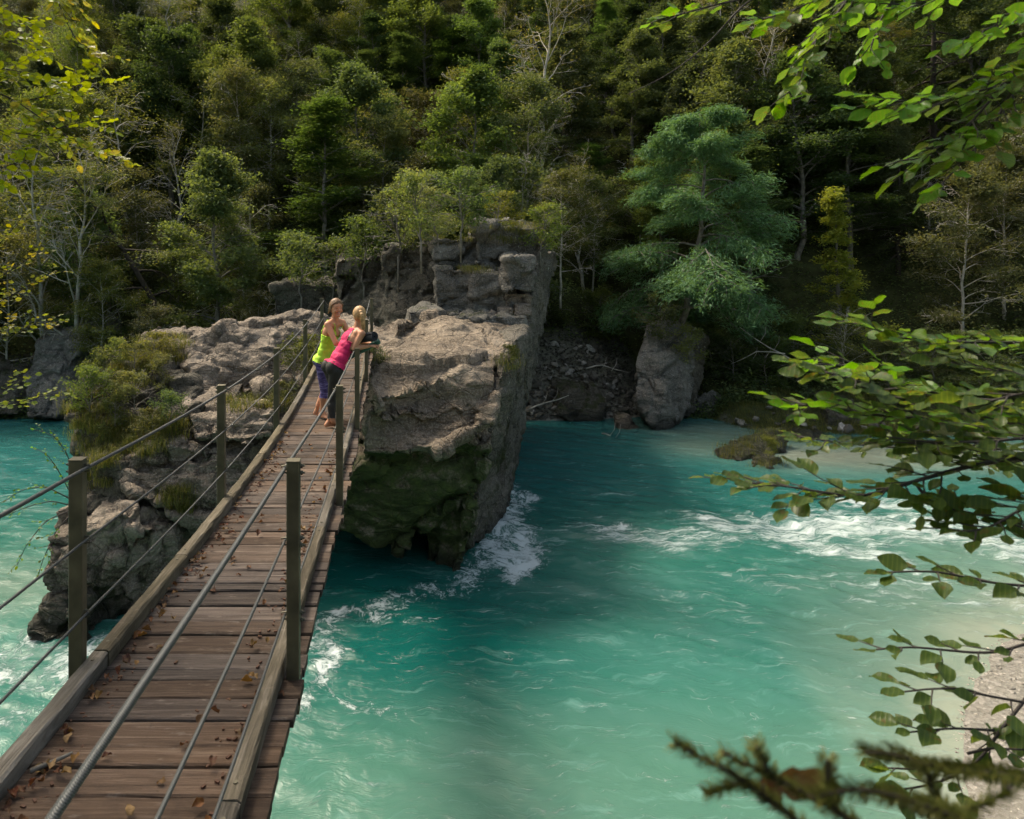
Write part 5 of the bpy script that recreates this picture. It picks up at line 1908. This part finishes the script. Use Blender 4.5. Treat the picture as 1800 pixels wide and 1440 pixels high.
for i, (px, py, k, s, lab) in enumerate([
    (190, 690, 'shrub0', 0.75, 'olive bush at the left end of the outcrop top'), (240, 665, 'shrub1', 0.65, 'yellowish bush in the middle of the outcrop top'),
    (290, 690, 'shrub0', 0.65, 'olive bush beside the smooth rock wall on the outcrop'), (160, 725, 'shrub2', 0.8, 'dark green bush hanging off the left corner of the outcrop'),
    (300, 750, 'shrub2', 0.6, 'low green plants in the cleft under the smooth rock wall'), (235, 725, 'shrub1', 0.7, 'yellowish bush above the grassy ledge of the outcrop'),
    (522, 690, 'shrub1', 0.85, 'yellow-green bush behind the third left post of the bridge'), (532, 655, 'shrub1', 0.7, 'yellow-green bush beside the left rail near the women'),
    (500, 720, 'shrub1', 0.5, 'small yellow-green plant at the left kerb of the bridge'), (660, 640, 'shrub2', 0.35, 'small green tuft where the boulder meets the right rail'),
    (893, 640, 'shrub1', 0.35, 'small green fern on the right edge of the boulder top'), (740, 420, 'shrub0', 1.3, 'sprawling grey-stemmed bush on the left end of the crag'),
    (880, 410, 'shrub1', 1.0, 'light green bush on the grassy crag top'), (810, 405, 'shrub2', 1.2, 'dark bush in the middle of the crag top'), (950, 440, 'shrub0', 1.1, 'olive bush drooping over the right end of the crag'),
    (1165, 600, 'shrub2', 1.6, 'green bush growing on top of the leaf-shaped boulder'), (1215, 640, 'shrub0', 1.2, 'olive bush clinging to the right side of the leaf-shaped boulder'),
    (1345, 805, 'shrub1', 0.55, 'tawny grass tuft on the stone beside the long mossy rock'),
    (150, 660, 'shrub0', 0.5, 'olive bush at the far left tip of the outcrop'), (215, 640, 'shrub0', 0.5, 'small olive bush on the crest of the outcrop'),
    (270, 640, 'shrub1', 0.6, 'yellowish bush in front of the round boulder on the crest'), (200, 760, 'shrub0', 0.6, 'olive plants on the grassy ledge of the outcrop'),
    (265, 770, 'shrub1', 0.5, 'yellow-green plants at the lower edge of the grassy ledge'), (640, 500, 'shrub2', 1.8, 'dark bush over the rock wall between the women and the crag'),
    (700, 450, 'shrub2', 1.9, 'dark green bush hanging over the left end of the crag'), (530, 520, 'shrub2', 1.8, 'dark bush on the rock wall behind the left rail'),
    (770, 425, 'shrub0', 1.3, 'olive bush spilling over the front of the crag top'), (585, 520, 'shrub0', 1.6, 'olive bush on the rock wall right behind the women'),
]):
    p, nn = hitpx(px, py)
    if p is None:
        p = P(px, py, 16)
    plant(k, lab, 'bush', p.x, p.y, p.z - 0.05, s, None, None, 'bush')
for i, (px, py, d, lab) in enumerate([(1290, 690, 27.8, 'green bush behind the dark shore rock'), (1345, 690, 27.6, 'green bush on the mossy bank, left of the willow'), (1400, 660, 28, 'rounded green bush in front of the willow'),
                                       (1560, 700, 26.5, 'green bush at the edge of the bank right of the willow'), (1640, 690, 27, 'green bush under the pale olive tree'), (1250, 640, 29, 'dark bush in the hollow right of the leaf-shaped boulder'),
                                       (960, 560, 31, 'dark bush at the top of the rubble slope'), (1060, 570, 31, 'dark bush over the rubble slope beside the leaf-shaped boulder'), (1740, 680, 25.8, 'green bush on the far bank at the right edge')]):
    special('bush', lab, px, d, 0.75 + 0.35 * rp.random(), None, 'bush', r=0.5, name='bush')

# rubble stones on the far bank, parts of the ground
SM = []
for k in range(7):
    bm = bmesh.new()
    r = np.random.default_rng(k + 300)
    pts = r.normal(size=(14, 3))
    pts /= np.linalg.norm(pts, axis=1)[:, None]
    pts *= np.array([1, 0.75, 0.5]) * (0.8 + 0.4 * r.random((14, 1)))
    for p in pts:
        bm.verts.new(p)
    o_ = bmesh.ops.convex_hull(bm, input=bm.verts)
    bmesh.ops.delete(bm, geom=list({v for v in o_['geom_interior'] if isinstance(v, bmesh.types.BMVert)}), context='VERTS')
    bmesh.ops.bevel(bm, geom=list(bm.edges), offset=0.05, segments=1, affect='EDGES')
    SM.append(bm_mesh(bm, 'stone'))
_m = NT('loose_stone')
_r = _m.objrand()
_c = _m.ramp(_r, [(0, (0.07, 0.066, 0.054)), (0.5, (0.16, 0.153, 0.13)), (0.8, (0.28, 0.27, 0.235)), (1, (0.5, 0.49, 0.45))])
_c = _m.mix(_m.rng(_m.noise(_m.pos(), 6, 5, 0.7), 0.45, 0.6, 0, 0.5), _c, (0.05, 0.05, 0.035))
M['stone'] = _m.fin(_c, 0.9, _m.bump(_m.noise(_m.pos(), 14, 5, 0.7), 0.03), 0.25)
for me_ in SM:
    me_.materials.append(M['stone'])
rs = np.random.default_rng(90)
nst = 0
for k in range(900):
    if nst >= 298:
        break
    zone = rs.random()
    if zone < 0.78:
        x = rs.uniform(4.9, 9.6)
        yy = shore_far(x) + 0.1 + rs.random() ** 1.2 * 3.6
        s = 0.09 + 0.22 * rs.random() ** 2.5
    elif zone < 0.86:
        x = rs.uniform(-15.5, -7)
        yy = shore_far(x) + rs.random() ** 1.5 * 1.8
        s = 0.12 + 0.25 * rs.random() ** 2
    else:
        x = rs.uniform(10, 19)
        yy = shore_far(x) + rs.random() ** 1.5 * 1.6
        s = 0.10 + 0.22 * rs.random() ** 2
    z = float(zt(np.array([x]), np.array([yy]))[0])
    o = link('stone', SM[rs.integers(7)], ground, (x, yy, z + s * 0.15 + 0.07))
    o.scale = (s, s, s)
    o.rotation_euler = (rs.normal() * 0.5, rs.normal() * 0.5, rs.random() * 6.28)
    nst += 1
# gravel on the beach and the smallest rubble
mb = MB()
sv = []
for me_ in SM[:3]:
    vv = np.empty(len(me_.vertices) * 3, np.float32)
    me_.vertices.foreach_get('co', vv)
    bm = bmesh.new()
    r = np.random.default_rng(len(sv) + 5)
    for p in r.normal(size=(8, 3)) * np.array([1, .8, .5]) * .7:
        bm.verts.new(p)
    bmesh.ops.convex_hull(bm, input=bm.verts)
    loose = [v for v in bm.verts if not v.link_faces]
    bmesh.ops.delete(bm, geom=loose, context='VERTS')
    bm.verts.index_update()
    sv.append((np.array([v.co[:] for v in bm.verts]), np.array([[v.index for v in f.verts] for f in bm.faces if len(f.verts) == 3])))
    bm.free()
nb_ = 0
for k in range(2600):
    x = rs.uniform(4.6, 10.4)
    yy = shore_far(x) + rs.random() ** 1.2 * 5
    s = 0.03 + 0.05 * rs.random()
    a = rs.random() * 6.28
    V0, F0 = sv[rs.integers(3)]
    Rm = np.array([[math.cos(a), math.sin(a), 0], [-math.sin(a), math.cos(a), 0], [0, 0, 1]])
    mb.add(V0 @ Rm * s + np.array([x, yy, float(np.interp(0, [0], [0]))]), F0)
Vg = np.concatenate(mb.v)
zz = zt(Vg[:, 0], Vg[:, 1])
for i_, v in enumerate(mb.v):
    mb.v[i_] = v + np.array([0, 0, 0])
off_ = 0
for i_, v in enumerate(mb.v):
    v[:, 2] += zz[off_:off_ + len(v)].mean() + 0.07
    off_ += len(v)
tag(link('rubble', mb.mesh('rubble', [M['stone']])), 'fine broken rubble between the stones of the far bank', kind='stuff')
mb = MB()
for k in range(2600):
    x = rs.uniform(4.8, 11.5)
    dn_ = rs.random() ** 1.3 * 3.2
    yy = float(shore_near(x)) - dn_ + 0.1
    if yy < 5:
        continue
    s = 0.010 + 0.022 * rs.random() ** 2
    a = rs.random() * 6.28
    V0, F0 = sv[rs.integers(3)]
    Rm = np.array([[math.cos(a), math.sin(a), 0], [-math.sin(a), math.cos(a), 0], [0, 0, 1]])
    mb.add(V0 @ Rm * s + np.array([x, yy, 0.11 * max(0, dn_ - 0.1) + s * 0.2]), F0)
M['pebble'] = mat_plain('pebble', (0.30, 0.28, 0.24), 0.9, 0, 0.6, 3)
tag(link('gravel', mb.mesh('gravel', [M['pebble']])), 'pale gravel scattered on the sandy beach at the bottom right', kind='stuff')

# pale dead branches lying on the far bank
for i, (pts, lab) in enumerate([
    ([(1395, 635, 26.5), (1350, 610, 26.8), (1300, 575, 27.2)], 'long pale dead branch slanting over the bank left of the beech leaves'),
    ([(1380, 622, 26.5), (1330, 618, 27), (1285, 640, 27.4)], 'thin pale dead branch lying below the longer slanting one'),
    ([(925, 722, 25.6), (960, 708, 25.8), (1000, 695, 26)], 'pale stick lying at the waterline left of the dark boulder'),
    ([(1058, 762, 24.2), (1075, 768, 23.9), (1095, 780, 23.4)], 'waterlogged branch poking out beside the small pale rock'),
    ([(1030, 648, 26.9), (1060, 642, 27), (1105, 655, 26.8)], 'bare stick lying on the rubble below the dark bush'),
]):
    mb = MB()
    pp = [P(*p) for p in pts]
    mb.tube([pp[0], pp[0].lerp(pp[1], .5) + Vector((0, 0, .03)), pp[1], pp[1].lerp(pp[2], .5) - Vector((0, 0, .03)), pp[2]], [0.03, .028, .024, .018, .010], 6)
    for q in (0.35, 0.6):
        b = pp[0].lerp(pp[2], q)
        mb.tube([b, b + Vector((0.2, 0.05, 0.25)), b + Vector((0.25, 0.1, 0.5))], [0.012, 0.009, 0.005], 5)
    tag(link('fallen_branch', mb.mesh('fallen_branch', [M['bark_pale']], True)), lab, 'branch')

# ------------------------------------------------------------------ near branches
rn = np.random.default_rng(99)


def smooth_path(pts, n):
    pts = np.array([tuple(p) for p in pts])
    t = np.concatenate([[0], np.cumsum(np.linalg.norm(np.diff(pts, axis=0), axis=1))])
    t /= t[-1]
    u = np.linspace(0, 1, n)
    out = np.stack([np.interp(u, t, pts[:, k]) for k in range(3)], 1)
    for _ in range(3):
        out[1:-1] = 0.25 * out[:-2] + 0.5 * out[1:-1] + 0.25 * out[2:]
    return out


class NearTree:
    def __init__(self, label, loc, kind, bark=None):
        self.root = thing('tree', label, 'tree', loc)
        self.loc = np.array(loc, float)
        self.kind = kind
        self.count = 0
        self.extra = []
        self.bark = bark or M['twig']

    def wood(self, name, mb):
        o = link(name, mb.mesh(name, [self.bark], True), self.root)
        o.location = tuple(-self.loc)
        return o

    def branch(self, path, r0=0.008, r1=0.002, twig_gap=0.038, twig_len=0.16, leaf_s=1.0, start=0.0, leaf_gap=0.042, flat=0.35, tip=True, pitch=0.0):
        pts = smooth_path([P(*p) for p in path], max(8, len(path) * 5))
        seg = np.linalg.norm(np.diff(pts, axis=0), axis=1)
        L = seg.sum()
        cum = np.concatenate([[0], np.cumsum(seg)]) / L
        mb = MB()
        mb.tube(pts, np.linspace(r0, r1, len(pts)), 6)
        spots = []
        nt = int(L * (1 - start) / twig_gap)
        for i in range(nt):
            u = start + (1 - start) * (i + 0.3 + 0.4 * rn.random()) / nt
            b = np.array([np.interp(u, cum, pts[:, k]) for k in range(3)])
            k = min(len(pts) - 2, int(u * (len(pts) - 1)))
            tg = pts[k + 1] - pts[k]
            tg /= np.linalg.norm(tg)
            side = np.cross(tg, [0, 0, 1])
            side /= np.linalg.norm(side) + 1e-9
            sg = 1 if i % 2 else -1
            d = tg * (0.55 + 0.3 * rn.random()) + side * sg * (0.5 + 0.4 * rn.random()) + np.array([0, 0, rn.normal() * 0.14 + pitch])
            d /= np.linalg.norm(d)
            l = twig_len * (0.35 + 0.8 * rn.random()) * (1.1 - 0.5 * u)
            m = max(2, int(l / leaf_gap) + 1)
            q = [b]
            for j in range(m):
                d = d + rn.normal(size=3) * 0.10
                d /= np.linalg.norm(d)
                q.append(q[-1] + d * l / m)
            mb.tube(np.array(q), np.linspace(r1 * 1.1, r1 * 0.6, len(q)), 4, cap=False)
            for j in range(1, len(q)):
                sd = np.cross(d, [0, 0, 1])
                s2 = 1 if j % 2 else -1
                ld = d * 0.65 + sd * 0.75 * s2 + np.array([0, 0, -0.12 + rn.normal() * 0.15])
                if j == len(q) - 1:
                    ld = d + np.array([0, 0, -0.15])
                spots.append((q[j], ld))
        if tip:
            spots.append((pts[-1], pts[-1] - pts[-3]))
        bo = self.wood('branch', mb)
        for c, ld in spots:
            ld = ld / np.linalg.norm(ld)
            nr = np.array([0, 0, 1.0]) + rn.normal(size=3) * flat
            yv = np.cross(nr, ld)
            yv /= np.linalg.norm(yv)
            zv = np.cross(ld, yv)
            s = leaf_s * (0.42 + 0.48 * rn.random())
            Mx = Matrix(((ld[0] * s, yv[0] * s, zv[0] * s, c[0]), (ld[1] * s, yv[1] * s, zv[1] * s, c[1]), (ld[2] * s, yv[2] * s, zv[2] * s, c[2]), (0, 0, 0, 1)))
            me = LM[self.kind][rn.integers(len(LM[self.kind]))]
            sx, sy = PX + c[0] / max(c[1], .1) * F, HY - (c[2] - ZC) / max(c[1], .1) * F
            if self.count < 296 and -40 < sx < 1840 and -40 < sy < 1480:
                o = bpy.data.objects.new('leaf', me)
                COL.objects.link(o)
                o.parent = bo
                o.matrix_basis = Mx
                self.count += 1
            else:
                self.extra.append((me, Mx))
        return bo

    def finish(self):
        if not self.extra:
            return
        V, Fq, n = [], [], 0
        for me, Mx in self.extra:
            v, _ = get_vn(me)
            A = np.array(Mx)
            V.append(v @ A[:3, :3].T + A[:3, 3])
            Fq.append(np.array([tuple(p.vertices) for p in me.polygons]) + n)
            n += len(v)
        mesh = mesh_np('leaves', np.concatenate(V), np.concatenate(Fq), [LM[self.kind][0].materials[0]], smooth=True)
        o = link('leaves', mesh, self.root)
        o.location = tuple(-self.loc)
        tag(o, kind='stuff')


def trunk_to(tree, base, joints, r):
    mb = MB()
    mb.tube(smooth_path([base] + joints, 20), np.linspace(r, r * 0.5, 20), 10)
    tree.wood('trunk', mb)


# right hand beech: lower boughs
A = NearTree('beech whose lower green boughs reach in over the water from the right', (3.3, 1.2, 3.5), 'near')
trunk_to(A, (3.3, 1.2, 3.3), [(3.2, 1.5, 5.0), (3.1, 1.8, 6.3), (3.1, 2.0, 8.0), (3.3, 2.0, 10.5)], 0.13)
A.branch([(2150, 640, 2.0), (1800, 602, 1.95), (1667, 602, 1.9), (1590, 600, 1.9), (1517, 570, 1.9)], leaf_s=1.0, start=0.25, twig_gap=0.021, leaf_gap=0.034, twig_len=0.17)
A.branch([(2150, 770, 1.9), (1800, 742, 1.8), (1673, 743, 1.75), (1600, 733, 1.7), (1517, 730, 1.7), (1453, 712, 1.7), (1390, 712, 1.7)], 0.009, start=0.25, twig_len=0.17, twig_gap=0.023, leaf_gap=0.034)
A.branch([(1720, 739, 1.78), (1687, 705, 1.8), (1617, 683, 1.8), (1567, 667, 1.78), (1520, 645, 1.75), (1430, 640, 1.7)], 0.005, twig_len=0.15, twig_gap=0.023, leaf_gap=0.034)
A.branch([(1613, 733, 1.7), (1573, 700, 1.65), (1517, 672, 1.6), (1450, 655, 1.6)], 0.004, twig_len=0.14, twig_gap=0.021, leaf_gap=0.034)
A.branch([(2150, 800, 1.8), (1800, 803, 1.7), (1700, 820, 1.65), (1583, 853, 1.65), (1533, 873, 1.65), (1473, 872, 1.65), (1400, 856, 1.68), (1350, 852, 1.7), (1312, 847, 1.7)], 0.010, start=0.3, twig_len=0.17, twig_gap=0.023, leaf_gap=0.034)
A.branch([(1800, 790, 2.3), (1667, 790, 2.3), (1533, 785, 2.3), (1400, 768, 2.3)], 0.004, leaf_s=0.8, twig_len=0.15, twig_gap=0.023, leaf_gap=0.034)
A.branch([(1613, 855, 1.65), (1630, 880, 1.6), (1667, 893, 1.6), (1720, 905, 1.6), (1790, 925, 1.6)], 0.004, twig_len=0.14, twig_gap=0.025, leaf_gap=0.034)
A.branch([(1900, 650, 2.0), (1800, 660, 1.95), (1700, 640, 1.95), (1620, 630, 1.95)], 0.004, twig_len=0.16, twig_gap=0.023, leaf_gap=0.036)
A.branch([(1950, 700, 1.5), (1800, 690, 1.5), (1740, 705, 1.5)], 0.004, twig_len=0.12, twig_gap=0.025, leaf_gap=0.036)
A.branch([(1950, 900, 1.5), (1800, 890, 1.5), (1740, 930, 1.5), (1690, 935, 1.5)], 0.004, twig_len=0.12, twig_gap=0.023, leaf_gap=0.036)
A.branch([(1880, 760, 1.6), (1760, 775, 1.6), (1650, 780, 1.6), (1560, 768, 1.6)], 0.004, twig_len=0.15, twig_gap=0.025, leaf_gap=0.036)
A.branch([(2000, 1040, 1.8), (1800, 1030, 1.7), (1730, 1024, 1.7), (1650, 1003, 1.7), (1560, 1006, 1.7)], 0.005, start=0.4, twig_gap=0.046, twig_len=0.08)
A.branch([(2000, 1080, 1.8), (1800, 1132, 1.7), (1750, 1150, 1.7), (1680, 1145, 1.7), (1600, 1136, 1.7), (1540, 1142, 1.7)], 0.005, start=0.4, twig_gap=0.043, twig_len=0.08)
A.branch([(2000, 1050, 1.8), (1840, 1180, 1.65), (1785, 1252, 1.6), (1745, 1300, 1.6), (1732, 1330, 1.6), (1700, 1352, 1.6), (1650, 1378, 1.6), (1585, 1388, 1.6)], 0.0075, start=0.6, twig_gap=0.046, twig_len=0.08)
A.branch([(1796, 1234, 1.6), (1729, 1222, 1.6), (1693, 1210, 1.6), (1633, 1211, 1.6), (1590, 1216, 1.6)], 0.003, 0.0018, twig_gap=0.041, twig_len=0.07)
A.branch([(1747, 1284, 1.6), (1676, 1280, 1.6), (1600, 1287, 1.6)], 0.003, 0.0018, twig_gap=0.041, twig_len=0.07)
A.branch([(1680, 1352, 1.6), (1615, 1353, 1.6), (1560, 1350, 1.6)], 0.003, 0.0018, twig_gap=0.041, twig_len=0.07)
A.branch([(1700, 1325, 1.6), (1740, 1315, 1.58), (1800, 1318, 1.55)], 0.003, 0.0018, twig_gap=0.041, twig_len=0.07)
A.finish()
# right hand beech: upper boughs
B = NearTree('beech whose big green leaves hang in from the top right corner', (4.6, 0.8, 3.5), 'near')
trunk_to(B, (4.6, 0.8, 3.3), [(4.4, 1.4, 5.5), (4.2, 2.0, 8.0), (4.0, 2.2, 11.0)], 0.16)
B.branch([(1700, -220, 2.1), (1560, -90, 2.1), (1489, 0, 2.1), (1473, 23, 2.1), (1430, 74, 2.1), (1403, 124, 2.1), (1388, 165, 2.1)], 0.007, start=0.3, twig_len=0.22, twig_gap=0.019, pitch=-0.1)
B.branch([(1620, -120, 2.0), (1500, -60, 2.0), (1420, 10, 2.0), (1340, 35, 2.0)], 0.004, twig_len=0.15, twig_gap=0.023)
B.branch([(1640, -140, 2.3), (1310, 0, 2.3), (1271, 50, 2.3), (1228, 93, 2.3), (1170, 136, 2.3), (1105, 165, 2.3)], 0.006, 0.0015, start=2.0, tip=False)
B.branch([(1300, 0, 2.25), (1250, 10, 2.25), (1200, 25, 2.25), (1155, 35, 2.25)], 0.003, twig_len=0.12, twig_gap=0.026)
B.branch([(2150, -120, 1.9), (1800, 101, 1.85), (1757, 156, 1.85), (1707, 218, 1.85), (1660, 257, 1.85), (1600, 282, 1.85)], 0.009, start=0.35, twig_len=0.2, twig_gap=0.021)
B.branch([(2150, -80, 1.8), (1800, 126, 1.8), (1769, 175, 1.8), (1742, 233, 1.8), (1707, 268, 1.8), (1672, 307, 1.8), (1650, 328, 1.8)], 0.008, start=0.4, twig_len=0.14, twig_gap=0.031)
B.branch([(1820, 130, 1.85), (1742, 156, 1.85), (1644, 175, 1.85), (1545, 180, 1.85)], 0.004, twig_len=0.15, twig_gap=0.021)
B.branch([(1900, -20, 1.9), (1800, 23, 1.9), (1740, 50, 1.9), (1690, 70, 1.9)], 0.004, twig_len=0.16, twig_gap=0.023)
B.branch([(1600, -60, 2.2), (1540, 50, 2.2), (1530, 90, 2.2)], 0.004, twig_len=0.16, twig_gap=0.023)
B.branch([(1760, -120, 2.0), (1700, -20, 2.0), (1600, 10, 2.0), (1540, 5, 2.0)], 0.004, twig_len=0.14, twig_gap=0.031)
B.finish()
# left hand tree with yellowing leaves; its crown also shades the near deck
Cc = NearTree('yellowing tree whose sunlit leaves fill the top left corner', (-7.4, 0.2, 4.5), 'yellow')
trunk_to(Cc, (-7.4, 0.2, 4.3), [(-7.2, 1.0, 6.5), (-6.8, 2.2, 8.6), (-6.2, 4.0, 10.5), (-5.6, 5.2, 12.2)], 0.20)
D = 4.4
for path, kw in [
    ([(-500, -100, 4.6), (-250, 60, 4.5), (0, 163, D), (47, 187, D), (97, 229, D), (167, 268, D), (214, 278, D)], dict(r0=0.016)),
    ([(-100, -250, 4.6), (60, -80, 4.5), (101, 0, D), (120, 47, D), (140, 85, D), (172, 92, D)], dict(r0=0.010)),
    ([(-300, -20, 4.4), (-100, 40, D), (0, 60, D), (50, 70, D), (75, 95, D)], dict(r0=0.010)),
    ([(-300, 60, 4.3), (-100, 100, 4.2), (0, 120, 4.2), (60, 130, 4.2), (100, 150, 4.2)], dict(r0=0.009)),
    ([(-300, 0, 4.8), (-50, 10, 4.8), (40, 30, 4.8), (60, 60, 4.8)], dict(r0=0.009)),
    ([(-300, 150, 4.3), (-60, 220, 4.2), (30, 235, 4.2), (80, 240, 4.2)], dict(r0=0.009)),
    ([(-250, 200, 4.3), (-80, 290, 4.2), (0, 300, 4.2), (45, 280, 4.2)], dict(r0=0.007)),
    ([(30, 180, D), (80, 170, D), (120, 160, D), (150, 140, D)], dict(r0=0.004)),
    ([(95, 228, D), (140, 215, D), (160, 212, D)], dict(r0=0.003)),
]:
    Cc.branch(path, twig_gap=0.045, twig_len=0.42, leaf_gap=0.038, leaf_s=1.35, start=0.15, flat=0.85, **kw)
r = np.random.default_rng(4)
nC = 15000
u = r.normal(size=(nC, 3))
u /= np.linalg.norm(u, axis=1)[:, None]
C = np.array([-4.9, 5.3, 10.4]) + u * (r.random(nC) ** 0.45)[:, None] * np.array([1.3, 3.0, 0.8])
cl = pn(C * 0.8)
C = C[cl > -0.12]
scr_x, scr_y = PX + C[:, 0] / np.maximum(C[:, 1], 0.1) * F, HY - (C[:, 2] - ZC) / np.maximum(C[:, 1], 0.1) * F
C = C[~((scr_x > -30) & (scr_y > -30) & (C[:, 1] > 0))]
V, Fq, val = leaf_cloud(C, 0.15, 0.5, 0.65, 8)
o = link('crown', mesh_np('crown', V, Fq, [M['leaf_fresh']], fattr={'v': val}), Cc.root)
o.location = tuple(-Cc.loc)
tag(o, kind='stuff')
mb = MB()
for k in range(16):
    a = rn.random() * 6.28
    b = np.array([-6.3, 4.0, 10.4])
    e = np.array([-4.9, 5.3, 10.4]) + np.array([math.cos(a) * 1.1, math.sin(a) * 2.8, rn.normal() * 0.3])
    mb.tube(smooth_path([b, (b + e) / 2 + [0, 0, .4], e], 8), np.linspace(0.05, 0.01, 8), 5)
Cc.wood('limbs', mb)
Cc.finish()
# lower left: a second slimmer plant with small leaves
E = NearTree('slim sapling with small yellow-green leaves at the left edge', (-4.9, 2.4, 2.5), 'yellow')
trunk_to(E, (-4.9, 2.4, 2.0), [(-4.8, 3.0, 4.0), (-4.4, 4.2, 5.8), (-4.2, 4.5, 7.0)], 0.035)
for path in [
    [(-260, 640, 5.2), (-80, 500, 5.2), (0, 430, 5.2), (45, 375, 5.2)],
    [(-260, 640, 5.2), (-60, 520, 5.2), (30, 470, 5.2), (70, 440, 5.2)],
    [(-260, 640, 5.2), (-60, 560, 5.2), (40, 510, 5.2), (95, 470, 5.2)],
    [(-260, 660, 5.2), (-60, 600, 5.2), (50, 570, 5.2), (112, 565, 5.2)],
    [(-260, 700, 5.2), (-60, 640, 5.2), (-20, 600, 5.2), (20, 560, 5.2)],
    [(-260, 760, 5.0), (-60, 720, 5.0), (0, 695, 5.0), (40, 655, 5.0)],
    [(-260, 760, 5.0), (0, 715, 5.0), (60, 700, 5.0), (105, 690, 5.0)],
]:
    E.branch(path, 0.005, 0.0018, twig_gap=0.045, twig_len=0.3, leaf_s=0.95, start=0.4, leaf_gap=0.045, flat=0.9)
E.finish()
# leafy twigs growing out of the outcrop over the water at left
G = NearTree('thin shrub with pale leaves leaning out over the water from the outcrop', (-5.75, 12.6, 1.6), 'near')
for path in [
    [(130, 890, 12.4), (90, 880, 12.2), (50, 890, 12.0), (15, 905, 12.0)], [(130, 895, 12.4), (80, 915, 12.2), (45, 960, 12.0), (30, 995, 12.0)],
    [(130, 880, 12.4), (80, 855, 12.2), (40, 860, 12.0), (10, 880, 12.0)], [(130, 880, 12.6), (110, 840, 12.4), (85, 800, 12.2), (65, 790, 12.2)],
    [(130, 860, 12.6), (120, 800, 12.4), (95, 765, 12.2), (60, 755, 12.2)], [(130, 900, 12.4), (100, 930, 12.2), (75, 985, 12.0), (68, 1010, 12)],
]:
    G.branch(path, 0.012, 0.004, twig_gap=0.11, twig_len=0.32, leaf_s=1.15, start=0.2, leaf_gap=0.07, flat=0.8)
G.finish()


# blurred spruce twig close to the lens
sp_root = thing('spruce_twig', 'blurred dark spruce twig with short needles close to the viewer at the bottom edge', 'twig', tuple(P(1500, 1500, 0.5)))
stem, needles = MB(), MB()
nv, nf = [], []
for path in [[(1185, 1306, .82), (1290, 1360, .80), (1400, 1440, .78), (1480, 1520, .76)], [(1270, 1322, .80), (1370, 1372, .78), (1480, 1430, .76), (1560, 1500, .75)],
             [(1240, 1392, .82), (1300, 1375, .81), (1345, 1385, .80)], [(1330, 1312, .78), (1345, 1345, .78), (1360, 1368, .78)], [(1455, 1335, .76), (1455, 1380, .76), (1470, 1425, .76)],
             [(1520, 1322, .85), (1580, 1325, .85), (1640, 1350, .85), (1760, 1360, .88), (1860, 1380, .9)], [(1440, 1400, .74), (1500, 1385, .74), (1580, 1400, .74), (1690, 1440, .74), (1760, 1480, .74)],
             [(1630, 1350, .86), (1640, 1400, .86), (1690, 1440, .86)], [(1780, 1380, .8), (1740, 1410, .8), (1690, 1428, .8), (1600, 1420, .8)]]:
    pts = smooth_path([P(p[0], p[1], p[2] * 0.62) for p in path], 26)
    stem.tube(pts, np.linspace(0.0011, 0.0019, 26), 5)
    Lp = np.linalg.norm(np.diff(pts, axis=0), axis=1).sum()
    for k in range(int(Lp / 0.00018)):
        u = rn.random()
        i = min(24, int(u * 25))
        b = pts[i] + (pts[i + 1] - pts[i]) * (u * 25 - i)
        tg = pts[i + 1] - pts[i]
        tg /= np.linalg.norm(tg)
        d = rn.normal(size=3)
        d -= d @ tg * tg
        d /= np.linalg.norm(d)
        d = d * 0.8 - tg * 0.55
        s = 0.0105 * (0.7 + 0.5 * rn.random())
        w = np.cross(d, tg)
        w = w / np.linalg.norm(w) * 0.00055
        j = len(nv)
        nv += [b - w, b + w, b + d * s * .8 + w, b + d * s, b + d * s * .8 - w]
        nf.append((j, j + 1, j + 2, j + 4))
nf = np.array(nf)
o = link('stem', stem.mesh('stem', [M['twig']], True), sp_root)
o.location = -sp_root.location
me = mesh_np('needles', np.array(nv), [nf, np.stack([nf[:, 3], nf[:, 2], nf[:, 3] - 1], 1)], [M['needle']], fattr={'v': rn.random(2 * len(nf))})
o = link('needles', me, sp_root)
o.location = -sp_root.location
tag(o, kind='stuff')
LM['rusty'] = [leaf_mesh('rusty_leaf', 0.031, 0.022, M['dead_leaf'], 41, 0.1, 0.2)]
for (px, py, rzz) in ((1362, 1372, 0.1), (1330, 1388, 0.4), (1392, 1366, -0.2)):
    o = link('dead_leaf', LM['rusty'][0], None, P(px, py, .51))
    o.rotation_euler = (1.2, 0.2, rzz)
    tag(o, 'blurred orange-brown dead leaf caught on the spruce twig', 'leaf', 'dead leaves caught on the spruce twig')
